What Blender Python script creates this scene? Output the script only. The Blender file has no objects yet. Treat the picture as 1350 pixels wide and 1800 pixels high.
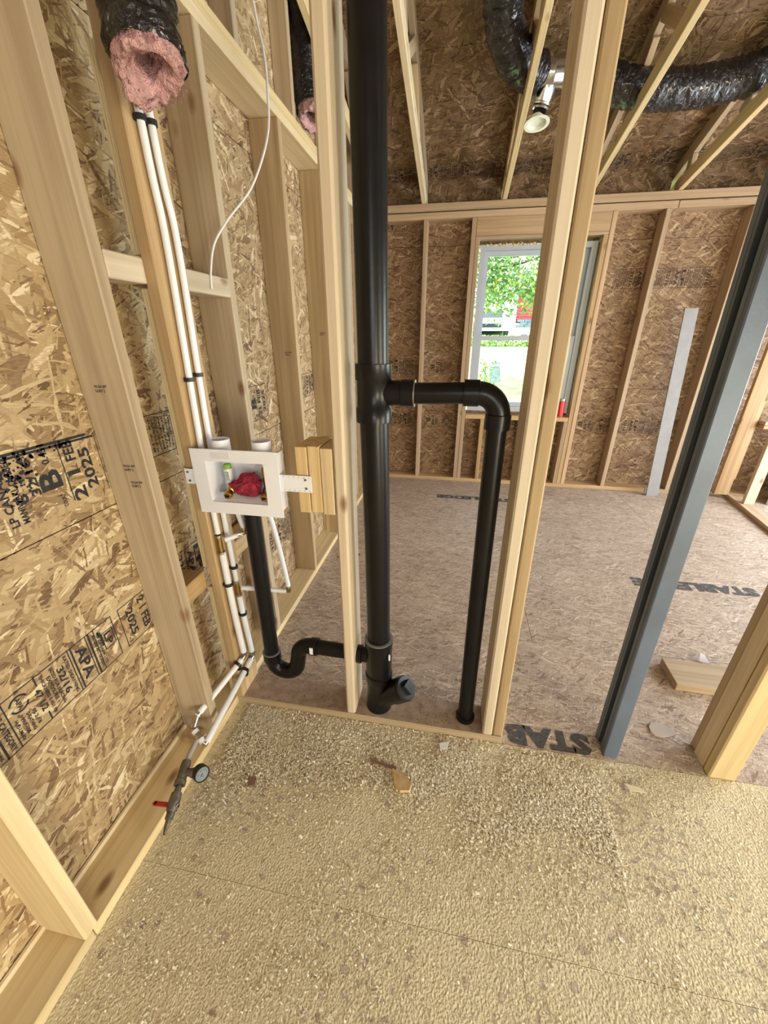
import bpy, bmesh, math, random
import numpy as np
from mathutils import Vector, Matrix, noise

S = bpy.context.scene
COL = S.collection
random.seed(7)
RNG = np.random.default_rng(7)

# ------------------------------------------------------------------ camera
TH = math.atan(687 / 1520.0)
YAW = math.atan(134 / (687 / math.cos(TH)))
Fv = Vector((-math.sin(YAW) * math.cos(TH), math.cos(YAW) * math.cos(TH), -math.sin(TH)))
Rv = Vector((math.cos(YAW), math.sin(YAW), 0))
Uv = Rv.cross(Fv)
cd = bpy.data.cameras.new('camera')
cd.sensor_fit = 'VERTICAL'
cd.sensor_height = 36.0
cd.lens = 36.0 * 687 / 1800
cd.clip_start = 0.02
cam = bpy.data.objects.new('camera', cd)
COL.objects.link(cam)
m = Matrix((Rv, Uv, -Fv)).transposed().to_4x4()
m.translation = Vector((0, 0, 1.5))
cam.matrix_world = m
S.camera = cam

# ------------------------------------------------------------------ world, sun, lamps, exposure
S.view_settings.view_transform = 'Standard'
S.view_settings.look = 'None'
S.view_settings.exposure = 0.0
S.view_settings.gamma = 1.0
S.view_settings.use_curve_mapping = False

w = bpy.data.worlds.new('sky')
S.world = w
w.use_nodes = True
nt = w.node_tree
nt.nodes.clear()
wo = nt.nodes.new('ShaderNodeOutputWorld')
bg = nt.nodes.new('ShaderNodeBackground')
bg.inputs[0].default_value = (0.80, 0.90, 1.0, 1)
bg.inputs[1].default_value = 5.0
nt.links.new(bg.outputs[0], wo.inputs[0])

def lamp(name, kind, loc, energy, color, look=None, size=1.0, size_y=None, portal=False):
    l = bpy.data.lights.new(name, kind)
    l.energy = energy
    l.color = color
    if kind == 'AREA':
        l.shape = 'RECTANGLE'
        l.size = size
        l.size_y = size_y or size
        if portal:
            l.cycles.is_portal = True
    o = bpy.data.objects.new(name, l)
    COL.objects.link(o)
    o.location = loc
    if look is not None:
        o.rotation_euler = (Vector(look) - Vector(loc)).to_track_quat('-Z', 'Y').to_euler()
    return o

sun = lamp('sun', 'SUN', (8, 10, 20), 9.0, (1.0, 0.95, 0.85), look=(8.5, 14, 0))
sun.data.angle = 0.01
# daylight coming through the openings of the shell, plus one added low fill
lamp('window_daylight', 'AREA', (0.62, 4.45, 1.52), 10, (0.82, 0.92, 1.0), look=(0.62, 0, 1.52), size=0.9, size_y=1.4, portal=True)
lamp('rear_window_daylight', 'AREA', (0.9, -2.95, 1.75), 22, (1.0, 0.94, 0.80), look=(-0.2, 1.0, 0.4), size=1.1, size_y=1.1)
lamp('added_low_fill', 'AREA', (2.3, -2.0, 0.80), 125, (1.0, 0.93, 0.70), look=(-0.7, 0.7, 0.30), size=0.9, size_y=0.9)  # added low lamp standing in for sunlight bounced off the rear floor
lamp('near_side_window_daylight', 'AREA', (4.1, -0.2, 1.0), 112, (1.0, 0.93, 0.72), look=(-1.0, 0.8, 0.5), size=1.4, size_y=1.3)
lamp('side_opening_daylight', 'AREA', (4.1, 3.0, 1.15), 100, (0.90, 0.95, 1.0), look=(1.2, 2.6, 0.6), size=1.6, size_y=1.4)
lamp('side_window_daylight', 'AREA', (4.1, 1.5, 1.5), 32, (0.97, 0.97, 1.0), look=(-0.4, 2.6, 1.5), size=1.2, size_y=1.2)

# ------------------------------------------------------------------ material helpers
def mat(name):
    m = bpy.data.materials.new(name)
    m.use_nodes = True
    n = m.node_tree.nodes
    return m, n, m.node_tree.links, n['Principled BSDF']

def plain(name, col, rough=0.5, metal=0.0, var=0.0, scale=8.0, bump=0.0, bscale=60.0, coat=0.0, spec=0.5):
    m, n, l, b = mat(name)
    b.inputs['Base Color'].default_value = (*col, 1)
    b.inputs['Roughness'].default_value = rough
    b.inputs['Metallic'].default_value = metal
    b.inputs['Coat Weight'].default_value = coat
    b.inputs['Specular IOR Level'].default_value = spec
    tc = n.new('ShaderNodeTexCoord')
    if var > 0:
        nz = n.new('ShaderNodeTexNoise'); nz.inputs['Scale'].default_value = scale
        nz.inputs['Detail'].default_value = 5
        l.new(tc.outputs['Object'], nz.inputs['Vector'])
        r = n.new('ShaderNodeValToRGB')
        r.color_ramp.elements[0].position = 0.3; r.color_ramp.elements[1].position = 0.7
        r.color_ramp.elements[0].color = (*[c * (1 - var) for c in col], 1)
        r.color_ramp.elements[1].color = (*[min(1, c * (1 + var)) for c in col], 1)
        l.new(nz.outputs[0], r.inputs[0]); l.new(r.outputs[0], b.inputs['Base Color'])
    if bump > 0:
        nb = n.new('ShaderNodeTexNoise'); nb.inputs['Scale'].default_value = bscale
        nb.inputs['Detail'].default_value = 3
        l.new(tc.outputs['Object'], nb.inputs['Vector'])
        bp = n.new('ShaderNodeBump'); bp.inputs['Strength'].default_value = bump; bp.inputs['Distance'].default_value = 0.01
        l.new(nb.outputs[0], bp.inputs['Height']); l.new(bp.outputs[0], b.inputs['Normal'])
    return m

def MATH(n, l, op, a, b=None, c=None):
    x = n.new('ShaderNodeMath'); x.operation = op
    for i, v in enumerate((a, b, c)):
        if v is None: continue
        if isinstance(v, (int, float)): x.inputs[i].default_value = v
        else: l.new(v, x.inputs[i])
    return x.outputs[0]

def offset_coords(n, l):
    tc = n.new('ShaderNodeTexCoord'); oi = n.new('ShaderNodeObjectInfo')
    r = MATH(n, l, 'MULTIPLY', oi.outputs['Random'], 37.0)
    cb = n.new('ShaderNodeCombineXYZ'); l.new(r, cb.inputs[0]); l.new(r, cb.inputs[1])
    va = n.new('ShaderNodeVectorMath'); va.operation = 'ADD'
    l.new(tc.outputs['Object'], va.inputs[0]); l.new(cb.outputs[0], va.inputs[1])
    return va.outputs[0], oi.outputs['Random'], tc

LSZ = [(0.115, 0.020), (0.10, 0.016), (0.075, 0.020), (0.12, 0.012), (0.09, 0.024), (0.055, 0.006), (0.075, 0.008), (0.05, 0.005)]
def strand_layers(n, l, vec, size=1.0, angles=(8, -28, 35, -60, 62, 90, -12), lw=(1.0, 1.0)):
    """flat wood strands lying over each other: returns tone, height, and edge-ish values"""
    nz = n.new('ShaderNodeTexNoise'); nz.inputs['Scale'].default_value = 9 / size; nz.inputs['Detail'].default_value = 3
    l.new(vec, nz.inputs['Vector'])
    sc = n.new('ShaderNodeVectorMath'); sc.operation = 'SCALE'; sc.inputs['Scale'].default_value = 0.022 * size
    l.new(nz.outputs['Color'], sc.inputs[0])
    ad = n.new('ShaderNodeVectorMath'); ad.operation = 'ADD'
    l.new(vec, ad.inputs[0]); l.new(sc.outputs[0], ad.inputs[1])
    base = ad.outputs[0]
    cur_p = cur_t = None
    for i, a in enumerate(angles):
        sl, sw = LSZ[i % 8]
        mp = n.new('ShaderNodeMapping'); mp.vector_type = 'TEXTURE'
        mp.inputs['Location'].default_value = (i * 3.7, i * 1.9, 0)
        mp.inputs['Rotation'].default_value = (0, 0, math.radians(a))
        mp.inputs['Scale'].default_value = (sl * lw[0] * size, sw * lw[1] * size, 1)
        l.new(base, mp.inputs['Vector'])
        v = n.new('ShaderNodeTexVoronoi'); v.voronoi_dimensions = '2D'; v.inputs['Scale'].default_value = 1.0
        v.distance = 'MINKOWSKI'; v.inputs['Exponent'].default_value = 4.0
        l.new(mp.outputs[0], v.inputs['Vector'])
        sp = n.new('ShaderNodeSeparateColor'); l.new(v.outputs['Color'], sp.inputs[0])
        # strands thin out towards their rims so that lower ones show
        fade = MATH(n, l, 'MULTIPLY', v.outputs['Distance'], 0.55)
        p = MATH(n, l, 'SUBTRACT', sp.outputs[0], fade)
        t = sp.outputs[1]
        if cur_p is None: cur_p, cur_t = p, t
        else:
            g = MATH(n, l, 'GREATER_THAN', p, cur_p)
            mx = n.new('ShaderNodeMix'); mx.data_type = 'FLOAT'
            l.new(g, mx.inputs[0]); l.new(cur_t, mx.inputs[2]); l.new(t, mx.inputs[3])
            cur_t = mx.outputs[0]
            cur_p = MATH(n, l, 'MAXIMUM', p, cur_p)
    return cur_t, cur_p

def osb_material(name, stops, size=1.0, contrast=1.0, bump=0.5, angles=(8, -28, 35, -60, 62, -12, 80, 25), rough=0.72, lw=(1.0, 1.0), tint=None):
    m, n, l, b = mat(name)
    vec, rnd, tc = offset_coords(n, l)
    t, p = strand_layers(n, l, vec, size, angles, lw)
    # fine wood fibre inside strands
    mp = n.new('ShaderNodeMapping'); mp.inputs['Scale'].default_value = (60, 260, 1)
    mp.inputs['Rotation'].default_value = (0, 0, 0.3)
    l.new(vec, mp.inputs['Vector'])
    fb = n.new('ShaderNodeTexNoise'); fb.inputs['Scale'].default_value = 1.0; fb.inputs['Detail'].default_value = 4
    l.new(mp.outputs[0], fb.inputs['Vector'])
    f = MATH(n, l, 'MULTIPLY', MATH(n, l, 'SUBTRACT', fb.outputs[0], 0.5), 0.45)
    big = n.new('ShaderNodeTexNoise'); big.inputs['Scale'].default_value = 3.0; big.inputs['Detail'].default_value = 3
    l.new(vec, big.inputs['Vector'])
    bgv = MATH(n, l, 'MULTIPLY', MATH(n, l, 'SUBTRACT', big.outputs[0], 0.5), 0.35)
    tt = MATH(n, l, 'ADD', MATH(n, l, 'ADD', t, f), bgv)
    # rims of the lower strands are darker
    pr = n.new('ShaderNodeMapRange'); pr.inputs['From Min'].default_value = 0.25; pr.inputs['From Max'].default_value = 0.62
    pr.inputs['To Min'].default_value = -0.35; pr.inputs['To Max'].default_value = 0.0
    l.new(p, pr.inputs['Value'])
    tt = MATH(n, l, 'ADD', tt, pr.outputs[0])
    r = n.new('ShaderNodeValToRGB')
    el = r.color_ramp.elements
    while len(el) > 1: el.remove(el[-1])
    el[0].position = stops[0][0]; el[0].color = (*stops[0][1], 1)
    for pos, c in stops[1:]:
        e = el.new(pos); e.color = (*c, 1)
    l.new(tt, r.inputs[0])
    l.new(r.outputs[0], b.inputs['Base Color'])
    b.inputs['Roughness'].default_value = rough
    b.inputs['Specular IOR Level'].default_value = 0.35
    h = MATH(n, l, 'ADD', MATH(n, l, 'MULTIPLY', p, 1.0), MATH(n, l, 'MULTIPLY', fb.outputs[0], 0.12))
    bp = n.new('ShaderNodeBump'); bp.inputs['Strength'].default_value = bump; bp.inputs['Distance'].default_value = 0.004
    l.new(h, bp.inputs['Height']); l.new(bp.outputs[0], b.inputs['Normal'])
    return m, n, l, b, r, vec

OSB_WALL = osb_material('osb_wall', [(0.0, (0.14, 0.08, 0.042)), (0.10, (0.23, 0.145, 0.075)), (0.35, (0.35, 0.24, 0.125)),
                                     (0.7, (0.44, 0.32, 0.175)), (0.93, (0.54, 0.42, 0.25)), (1.0, (0.72, 0.61, 0.42))], size=1.15)[0]
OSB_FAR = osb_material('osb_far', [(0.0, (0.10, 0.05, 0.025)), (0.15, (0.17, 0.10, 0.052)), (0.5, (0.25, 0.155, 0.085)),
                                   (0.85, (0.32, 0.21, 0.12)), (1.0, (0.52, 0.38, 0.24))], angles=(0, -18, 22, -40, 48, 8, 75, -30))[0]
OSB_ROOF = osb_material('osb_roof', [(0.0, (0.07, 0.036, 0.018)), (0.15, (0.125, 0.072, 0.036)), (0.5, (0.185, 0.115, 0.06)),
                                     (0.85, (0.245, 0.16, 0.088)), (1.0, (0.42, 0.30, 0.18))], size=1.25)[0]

def floor_material(name, near):
    st = [(0.0, (0.22, 0.15, 0.11)), (0.15, (0.35, 0.265, 0.20)), (0.5, (0.46, 0.36, 0.285)), (0.85, (0.53, 0.43, 0.345)), (1.0, (0.68, 0.58, 0.48))]
    m, n, l, b, r, vec = osb_material(name, st, size=0.7, bump=0.35, rough=0.6, lw=(1.0, 0.6), angles=(4, -16, 22, -38, 44, 75, -8))
    # fine saw dust lying on the sheets
    geo = n.new('ShaderNodeNewGeometry')
    n1 = n.new('ShaderNodeTexNoise'); n1.inputs['Scale'].default_value = 42; n1.inputs['Detail'].default_value = 6; n1.inputs['Roughness'].default_value = 0.72
    l.new(geo.outputs['Position'], n1.inputs['Vector'])
    n2 = n.new('ShaderNodeTexNoise'); n2.inputs['Scale'].default_value = 1.7; n2.inputs['Detail'].default_value = 3
    l.new(geo.outputs['Position'], n2.inputs['Vector'])
    s = MATH(n, l, 'ADD', n1.outputs[0], MATH(n, l, 'MULTIPLY', MATH(n, l, 'SUBTRACT', n2.outputs[0], 0.5), 0.55))
    mr = n.new('ShaderNodeMapRange')
    lo = (0.31, 0.42) if near else (0.56, 0.80)
    mr.inputs['From Min'].default_value = lo[0]; mr.inputs['From Max'].default_value = lo[1]
    l.new(s, mr.inputs['Value'])
    fac = MATH(n, l, 'MULTIPLY', mr.outputs[0], 0.93 if near else 0.4)
    if near:
        wn_ = n.new('ShaderNodeTexNoise'); wn_.inputs['Scale'].default_value = 60; wn_.inputs['Detail'].default_value = 2
        l.new(geo.outputs['Position'], wn_.inputs['Vector'])
        wsc = n.new('ShaderNodeVectorMath'); wsc.operation = 'SCALE'; wsc.inputs['Scale'].default_value = 0.025; l.new(wn_.outputs['Color'], wsc.inputs[0])
        wad = n.new('ShaderNodeVectorMath'); wad.operation = 'ADD'; l.new(geo.outputs['Position'], wad.inputs[0]); l.new(wsc.outputs[0], wad.inputs[1])
        pv = n.new('ShaderNodeTexVoronoi'); pv.inputs['Scale'].default_value = 26; l.new(wad.outputs[0], pv.inputs['Vector'])
        pc = n.new('ShaderNodeSeparateColor'); l.new(pv.outputs['Color'], pc.inputs[0])
        pit = MATH(n, l, 'MULTIPLY', MATH(n, l, 'GREATER_THAN', pc.outputs[0], 0.62), MATH(n, l, 'LESS_THAN', pv.outputs['Distance'], MATH(n, l, 'MULTIPLY', pc.outputs[1], 0.36)))
        fac = MATH(n, l, 'MULTIPLY', fac, MATH(n, l, 'SUBTRACT', 1.0, MATH(n, l, 'MULTIPLY', pit, 0.85)))
    dust = n.new('ShaderNodeValToRGB')
    dust.color_ramp.elements[0].position = 0.3; dust.color_ramp.elements[0].color = (0.54, 0.455, 0.285, 1)
    dust.color_ramp.elements[1].position = 0.7; dust.color_ramp.elements[1].color = (0.76, 0.69, 0.49, 1)
    n3 = n.new('ShaderNodeTexNoise'); n3.inputs['Scale'].default_value = 150; n3.inputs['Detail'].default_value = 4
    l.new(geo.outputs['Position'], n3.inputs['Vector']); l.new(n3.outputs[0], dust.inputs[0])
    mx = n.new('ShaderNodeMix'); mx.data_type = 'RGBA'
    l.new(fac, mx.inputs[0]); l.new(r.outputs[0], mx.inputs[6]); l.new(dust.outputs[0], mx.inputs[7])
    l.new(mx.outputs[2], b.inputs['Base Color'])
    if near:
        v = n.new('ShaderNodeTexVoronoi'); v.inputs['Scale'].default_value = 190; v.feature = 'SMOOTH_F1'
        l.new(geo.outputs['Position'], v.inputs['Vector'])
        h = MATH(n, l, 'ADD', MATH(n, l, 'MULTIPLY', fac, 0.6), MATH(n, l, 'MULTIPLY', v.outputs['Distance'], MATH(n, l, 'MULTIPLY', fac, 0.9)))
        h = MATH(n, l, 'ADD', h, MATH(n, l, 'MULTIPLY', n3.outputs[0], 0.8))
        bp = n.new('ShaderNodeBump'); bp.inputs['Strength'].default_value = 0.8; bp.inputs['Distance'].default_value = 0.004
        l.new(h, bp.inputs['Height']); l.new(bp.outputs[0], b.inputs['Normal'])
        b.inputs['Roughness'].default_value = 0.9
    return m
FLOOR_NEAR = floor_material('floor_osb_dusty', True)
FLOOR_FAR = floor_material('floor_osb', False)

def pine(name, c0, c1, knots=True, knotcol=(0.20, 0.09, 0.035)):
    m, n, l, b = mat(name)
    vec, rnd, tc = offset_coords(n, l)
    mp = n.new('ShaderNodeMapping'); mp.inputs['Scale'].default_value = (34, 34, 0.9)
    l.new(vec, mp.inputs['Vector'])
    # warp the rings round the knots
    nz = n.new('ShaderNodeTexNoise'); nz.inputs['Scale'].default_value = 1.0; nz.inputs['Detail'].default_value = 5; nz.inputs['Roughness'].default_value = 0.6
    nz.inputs['Distortion'].default_value = 0.5
    l.new(mp.outputs[0], nz.inputs['Vector'])
    r = n.new('ShaderNodeValToRGB')
    r.color_ramp.elements[0].position = 0.28; r.color_ramp.elements[0].color = (*c0, 1)
    r.color_ramp.elements[1].position = 0.62; r.color_ramp.elements[1].color = (*c1, 1)
    l.new(nz.outputs[0], r.inputs[0])
    out = r.outputs[0]
    hs = n.new('ShaderNodeHueSaturation')
    l.new(out, hs.inputs['Color'])
    l.new(MATH(n, l, 'ADD', MATH(n, l, 'MULTIPLY', rnd, 0.22), 0.88), hs.inputs['Value'])
    l.new(MATH(n, l, 'ADD', MATH(n, l, 'MULTIPLY', MATH(n, l, 'FRACT', MATH(n, l, 'MULTIPLY', rnd, 7.3)), 0.3), 0.85), hs.inputs['Saturation'])
    out = hs.outputs[0]
    if knots:
        mk = n.new('ShaderNodeMapping'); mk.inputs['Scale'].default_value = (9, 9, 4.5)
        l.new(vec, mk.inputs['Vector'])
        v = n.new('ShaderNodeTexVoronoi'); v.inputs['Scale'].default_value = 1.0
        l.new(mk.outputs[0], v.inputs['Vector'])
        sp = n.new('ShaderNodeSeparateColor'); l.new(v.outputs['Color'], sp.inputs[0])
        lim = MATH(n, l, 'MULTIPLY', MATH(n, l, 'GREATER_THAN', sp.outputs[0], 0.5), 0.15)
        k = n.new('ShaderNodeMapRange'); l.new(MATH(n, l, 'SUBTRACT', v.outputs['Distance'], lim), k.inputs['Value'])
        k.inputs['From Min'].default_value = -0.09; k.inputs['From Max'].default_value = 0.03
        k.inputs['To Min'].default_value = 0.85; k.inputs['To Max'].default_value = 0.0
        gate = MATH(n, l, 'GREATER_THAN', sp.outputs[0], 0.5)
        kf = MATH(n, l, 'MULTIPLY', k.outputs[0], gate)
        mx = n.new('ShaderNodeMix'); mx.data_type = 'RGBA'
        l.new(kf, mx.inputs[0]); l.new(out, mx.inputs[6]); mx.inputs[7].default_value = (*knotcol, 1)
        out = mx.outputs[2]
    l.new(out, b.inputs['Base Color'])
    b.inputs['Roughness'].default_value = 0.62
    b.inputs['Specular IOR Level'].default_value = 0.35
    bp = n.new('ShaderNodeBump'); bp.inputs['Strength'].default_value = 0.25; bp.inputs['Distance'].default_value = 0.002
    l.new(nz.outputs[0], bp.inputs['Height']); l.new(bp.outputs[0], b.inputs['Normal'])
    return m

PINE = pine('pine', (0.325, 0.23, 0.138), (0.465, 0.355, 0.222))
PINE_LIGHT = pine('pine_light', (0.52, 0.40, 0.235), (0.68, 0.555, 0.345))
PINE_ORANGE = pine('pine_orange', (0.36, 0.235, 0.115), (0.52, 0.365, 0.20))
PINE_WHITE = pine('pine_whitish', (0.48, 0.39, 0.28), (0.62, 0.52, 0.39))
PINE_FAR = pine('pine_far', (0.35, 0.225, 0.125), (0.49, 0.345, 0.205))
PINE_END = pine('pine_end', (0.50, 0.34, 0.17), (0.68, 0.52, 0.30), knots=False)
ABS = plain('black_plastic', (0.006, 0.006, 0.007), 0.30, var=0.25, scale=20, bump=0.03, bscale=150, coat=0.0, spec=0.28)
PEX = plain('white_pipe', (0.78, 0.79, 0.84), 0.33, var=0.03)
WHITE = plain('white_plastic', (0.80, 0.81, 0.88), 0.4, var=0.02)
VINYL = plain('window_vinyl', (0.40, 0.44, 0.49), 0.4)
BRASS = plain('brass', (0.52, 0.35, 0.13), 0.3, metal=1.0, var=0.2, scale=60)
NICKEL = plain('crimp_metal', (0.55, 0.52, 0.47), 0.33, metal=1.0, var=0.2, scale=80)
IRON = plain('dull_pipe_metal', (0.16, 0.145, 0.12), 0.5, metal=0.7, var=0.4, scale=40, bump=0.3, bscale=90)
BLACKC = plain('clip_black', (0.012, 0.012, 0.013), 0.45)
REDH = plain('red_handle', (0.42, 0.03, 0.015), 0.45, var=0.15)
CLOTH = plain('red_cloth', (0.30, 0.02, 0.05), 0.95, var=0.35, scale=40, bump=0.6, bscale=120)
STEEL = plain('steel_stud', (0.105, 0.135, 0.195), 0.46, metal=0.12, var=0.2, scale=5, bump=0.05, bscale=200)
ALU = plain('duct_metal', (0.72, 0.74, 0.76), 0.22, metal=1.0, var=0.1, scale=10, bump=0.25, bscale=22)
INK = plain('stamp_ink', (0.022, 0.020, 0.024), 0.8, var=0.4, scale=60)
INK_FADED = plain('stamp_ink_faded', (0.026, 0.018, 0.016), 0.85, var=0.4, scale=50)
INK_FLOOR = plain('floor_ink', (0.075, 0.07, 0.075), 0.85, var=0.5, scale=90)
GREENTAPE = plain('green_cap', (0.22, 0.42, 0.08), 0.5)
FOAM = plain('yellow_foam', (0.62, 0.50, 0.24), 0.9, var=0.2, scale=50, bump=0.6, bscale=80)
PINK = plain('pink_fibre', (0.72, 0.43, 0.43), 1.0, var=0.30, scale=30, bump=1.0, bscale=260, spec=0.05)
BOARDW = plain('painted_board', (0.27, 0.265, 0.265), 0.6, var=0.08, scale=12, bump=0.1, bscale=100)
CANRED = plain('can_red', (0.40, 0.02, 0.02), 0.3, metal=0.4)
DRYW = plain('drywall_scrap', (0.50, 0.43, 0.36), 0.9, var=0.08)
WIRE = plain('white_cable', (0.80, 0.78, 0.76), 0.45)

def black_film():
    m, n, l, b = mat('black_duct_film')
    b.inputs['Base Color'].default_value = (0.013, 0.012, 0.016, 1)
    b.inputs['Roughness'].default_value = 0.22
    b.inputs['Coat Weight'].default_value = 0.5
    tc = n.new('ShaderNodeTexCoord')
    a = n.new('ShaderNodeTexNoise'); a.inputs['Scale'].default_value = 34; a.inputs['Detail'].default_value = 4; a.inputs['Distortion'].default_value = 1.2
    l.new(tc.outputs['Object'], a.inputs['Vector'])
    bp = n.new('ShaderNodeBump'); bp.inputs['Strength'].default_value = 0.9; bp.inputs['Distance'].default_value = 0.02
    l.new(a.outputs[0], bp.inputs['Height']); l.new(bp.outputs[0], b.inputs['Normal'])
    return m
FILM = black_film()

def glass_mat():
    m, n, l, b = mat('window_glass')
    b.inputs['Base Color'].default_value = (0.95, 0.99, 0.98, 1)
    b.inputs['Roughness'].default_value = 0.0
    b.inputs['Transmission Weight'].default_value = 1.0
    b.inputs['IOR'].default_value = 1.05
    return m
GLASS = glass_mat()

# ------------------------------------------------------------------ object helpers
def link(o, parent=None):
    COL.objects.link(o)
    if parent is not None: o.parent = parent
    return o

def tag(o, label=None, cat=None, group=None, kind=None):
    if label: o['label'] = label
    if cat: o['category'] = cat
    if group: o['group'] = group
    if kind: o['kind'] = kind
    return o

def empty(name, loc=(0, 0, 0), label=None, cat=None, group=None, kind=None):
    o = bpy.data.objects.new(name, None)
    o.empty_display_size = 0.05
    o.location = loc
    link(o)
    return tag(o, label, cat, group, kind)

def wpar(o, parent):
    """parent while keeping world placement (parents here are never rotated)"""
    o.parent = parent
    if parent is not None:
        off = Vector((0, 0, 0)); p = parent
        while p is not None:
            off = off + p.matrix_basis.translation; p = p.parent
        M = o.matrix_basis.copy(); M.translation = M.translation - off; o.matrix_basis = M
    return o

def mesh_obj(name, verts, faces, mt, parent=None, smooth=False, M=None):
    me = bpy.data.meshes.new(name)
    me.from_pydata(verts, [], faces)
    me.materials.append(mt)
    if smooth:
        me.polygons.foreach_set('use_smooth', [True] * len(me.polygons))
    o = bpy.data.objects.new(name, me)
    COL.objects.link(o)
    if M is not None: o.matrix_basis = M
    if parent is not None: wpar(o, parent)
    return o

_cache = {}
def box_mesh(a, b, c, bev=0.0025, mt=None, z0=True):
    key = (round(a, 4), round(b, 4), round(c, 4), bev, mt.name, z0)
    if key in _cache: return _cache[key]
    bm = bmesh.new()
    bmesh.ops.create_cube(bm, size=1.0)
    for v in bm.verts:
        v.co = Vector((v.co.x * a, v.co.y * b, (v.co.z + (0.5 if z0 else 0)) * c))
    if bev > 0:
        bmesh.ops.bevel(bm, geom=list(bm.edges), offset=bev, segments=1, affect='EDGES')
    me = bpy.data.meshes.new('lumber'); bm.to_mesh(me); bm.free()
    me.materials.append(mt)
    _cache[key] = me
    return me

def lumber(name, parent, p0, p1, wx, dy, mt=None, xdir=(1, 0, 0), bev=0.003):
    """stick from p0 to p1 (centre line); wx across xdir, dy across the other way"""
    mt = mt or PINE
    p0 = Vector(p0); p1 = Vector(p1)
    z = (p1 - p0); L = z.length; z.normalize()
    x = Vector(xdir); x = (x - z * x.dot(z)).normalized(); y = z.cross(x)
    me = box_mesh(wx, dy, L, bev, mt)
    o = bpy.data.objects.new(name, me); COL.objects.link(o)
    M = Matrix((x, y, z)).transposed().to_4x4(); M.translation = p0
    o.matrix_basis = M
    if parent is not None: wpar(o, parent)
    return o

def panel(parent, origin, u, v, w_, h_, th, mt, name='osb_panel'):
    """sheet: face plane spanned by u,v from origin; thickness goes away from u x v"""
    u = Vector(u).normalized(); v = Vector(v).normalized(); nrm = u.cross(v)
    vs = [(x, y, z) for z in (0, -th) for (x, y) in ((0, 0), (w_, 0), (w_, h_), (0, h_))]
    fs = [(0, 1, 2, 3), (7, 6, 5, 4), (0, 4, 5, 1), (1, 5, 6, 2), (2, 6, 7, 3), (3, 7, 4, 0)]
    M = Matrix((u, v, nrm)).transposed().to_4x4(); M.translation = Vector(origin)
    return mesh_obj(name, vs, fs, mt, parent, False, M)

class MB:
    """collects shapes into one mesh"""
    def __init__(s): s.v = []; s.f = []
    def add(s, vs, fs):
        k = len(s.v); s.v += [tuple(x) for x in vs]; s.f += [tuple(i + k for i in f) for f in fs]; return s
    def box(s, c, d, M=None):
        vs = [Vector((c[0] + sx * d[0] / 2, c[1] + sy * d[1] / 2, c[2] + sz * d[2] / 2)) for sx in (-1, 1) for sy in (-1, 1) for sz in (-1, 1)]
        if M is not None: vs = [M @ q for q in vs]
        return s.add(vs, [(0, 1, 3, 2), (4, 6, 7, 5), (0, 4, 5, 1), (2, 3, 7, 6), (0, 2, 6, 4), (1, 5, 7, 3)])
    def tube(s, pts, rad, seg=24, cap=True, inner=None):
        pts = [Vector(p) for p in pts]; n = len(pts)
        rads = rad if isinstance(rad, (list, tuple)) else [rad] * n
        T = [((pts[min(i + 1, n - 1)] - pts[max(i - 1, 0)]).normalized()) for i in range(n)]
        ref = Vector((0, 0, 1)) if abs(T[0].z) < 0.9 else Vector((1, 0, 0))
        x = (ref - T[0] * ref.dot(T[0])).normalized()
        vs = []
        for i in range(n):
            x = (x - T[i] * x.dot(T[i])).normalized(); y = T[i].cross(x)
            for k in range(seg):
                a = 2 * math.pi * k / seg
                vs.append(pts[i] + (x * math.cos(a) + y * math.sin(a)) * rads[i])
        fs = [(i * seg + k, i * seg + (k + 1) % seg, (i + 1) * seg + (k + 1) % seg, (i + 1) * seg + k) for i in range(n - 1) for k in range(seg)]
        if cap:
            fs.append(tuple(reversed(range(seg)))); fs.append(tuple(range((n - 1) * seg, n * seg)))
        return s.add(vs, fs)
    def lathe(s, prof, origin, axis, seg=24):
        """prof: (distance along axis, radius)"""
        o = Vector(origin); z = Vector(axis).normalized()
        ref = Vector((0, 0, 1)) if abs(z.z) < 0.9 else Vector((1, 0, 0))
        x = (ref - z * ref.dot(z)).normalized(); y = z.cross(x)
        vs = [o + z * h + (x * math.cos(2 * math.pi * k / seg) + y * math.sin(2 * math.pi * k / seg)) * r for h, r in prof for k in range(seg)]
        n = len(prof)
        fs = [(i * seg + k, i * seg + (k + 1) % seg, (i + 1) * seg + (k + 1) % seg, (i + 1) * seg + k) for i in range(n - 1) for k in range(seg)]
        return s.add(vs, fs)
    def build(s, name, mt, parent=None, smooth=False, loc=None, sharp=0.7):
        vs = s.v
        off = Vector((0, 0, 0))
        if loc is not None:
            off = Vector(loc); vs = [tuple(Vector(q) - off) for q in vs]
        me = bpy.data.meshes.new(name); me.from_pydata(vs, [], s.f); me.materials.append(mt)
        bm = bmesh.new(); bm.from_mesh(me); bmesh.ops.recalc_face_normals(bm, faces=bm.faces)
        if smooth:
            for f in bm.faces: f.smooth = True
            for e in bm.edges:
                if len(e.link_faces) == 2 and e.calc_face_angle(0) > sharp: e.smooth = False
        bm.to_mesh(me); bm.free()
        o = bpy.data.objects.new(name, me); COL.objects.link(o)
        o.location = off
        if parent is not None: wpar(o, parent)
        return o

def arc(c, r, a0, a1, ex, ez, n=12):
    c = Vector(c); ex = Vector(ex); ez = Vector(ez)
    return [c + ex * (r * math.cos(a0 + (a1 - a0) * i / n)) + ez * (r * math.sin(a0 + (a1 - a0) * i / n)) for i in range(n + 1)]

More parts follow.
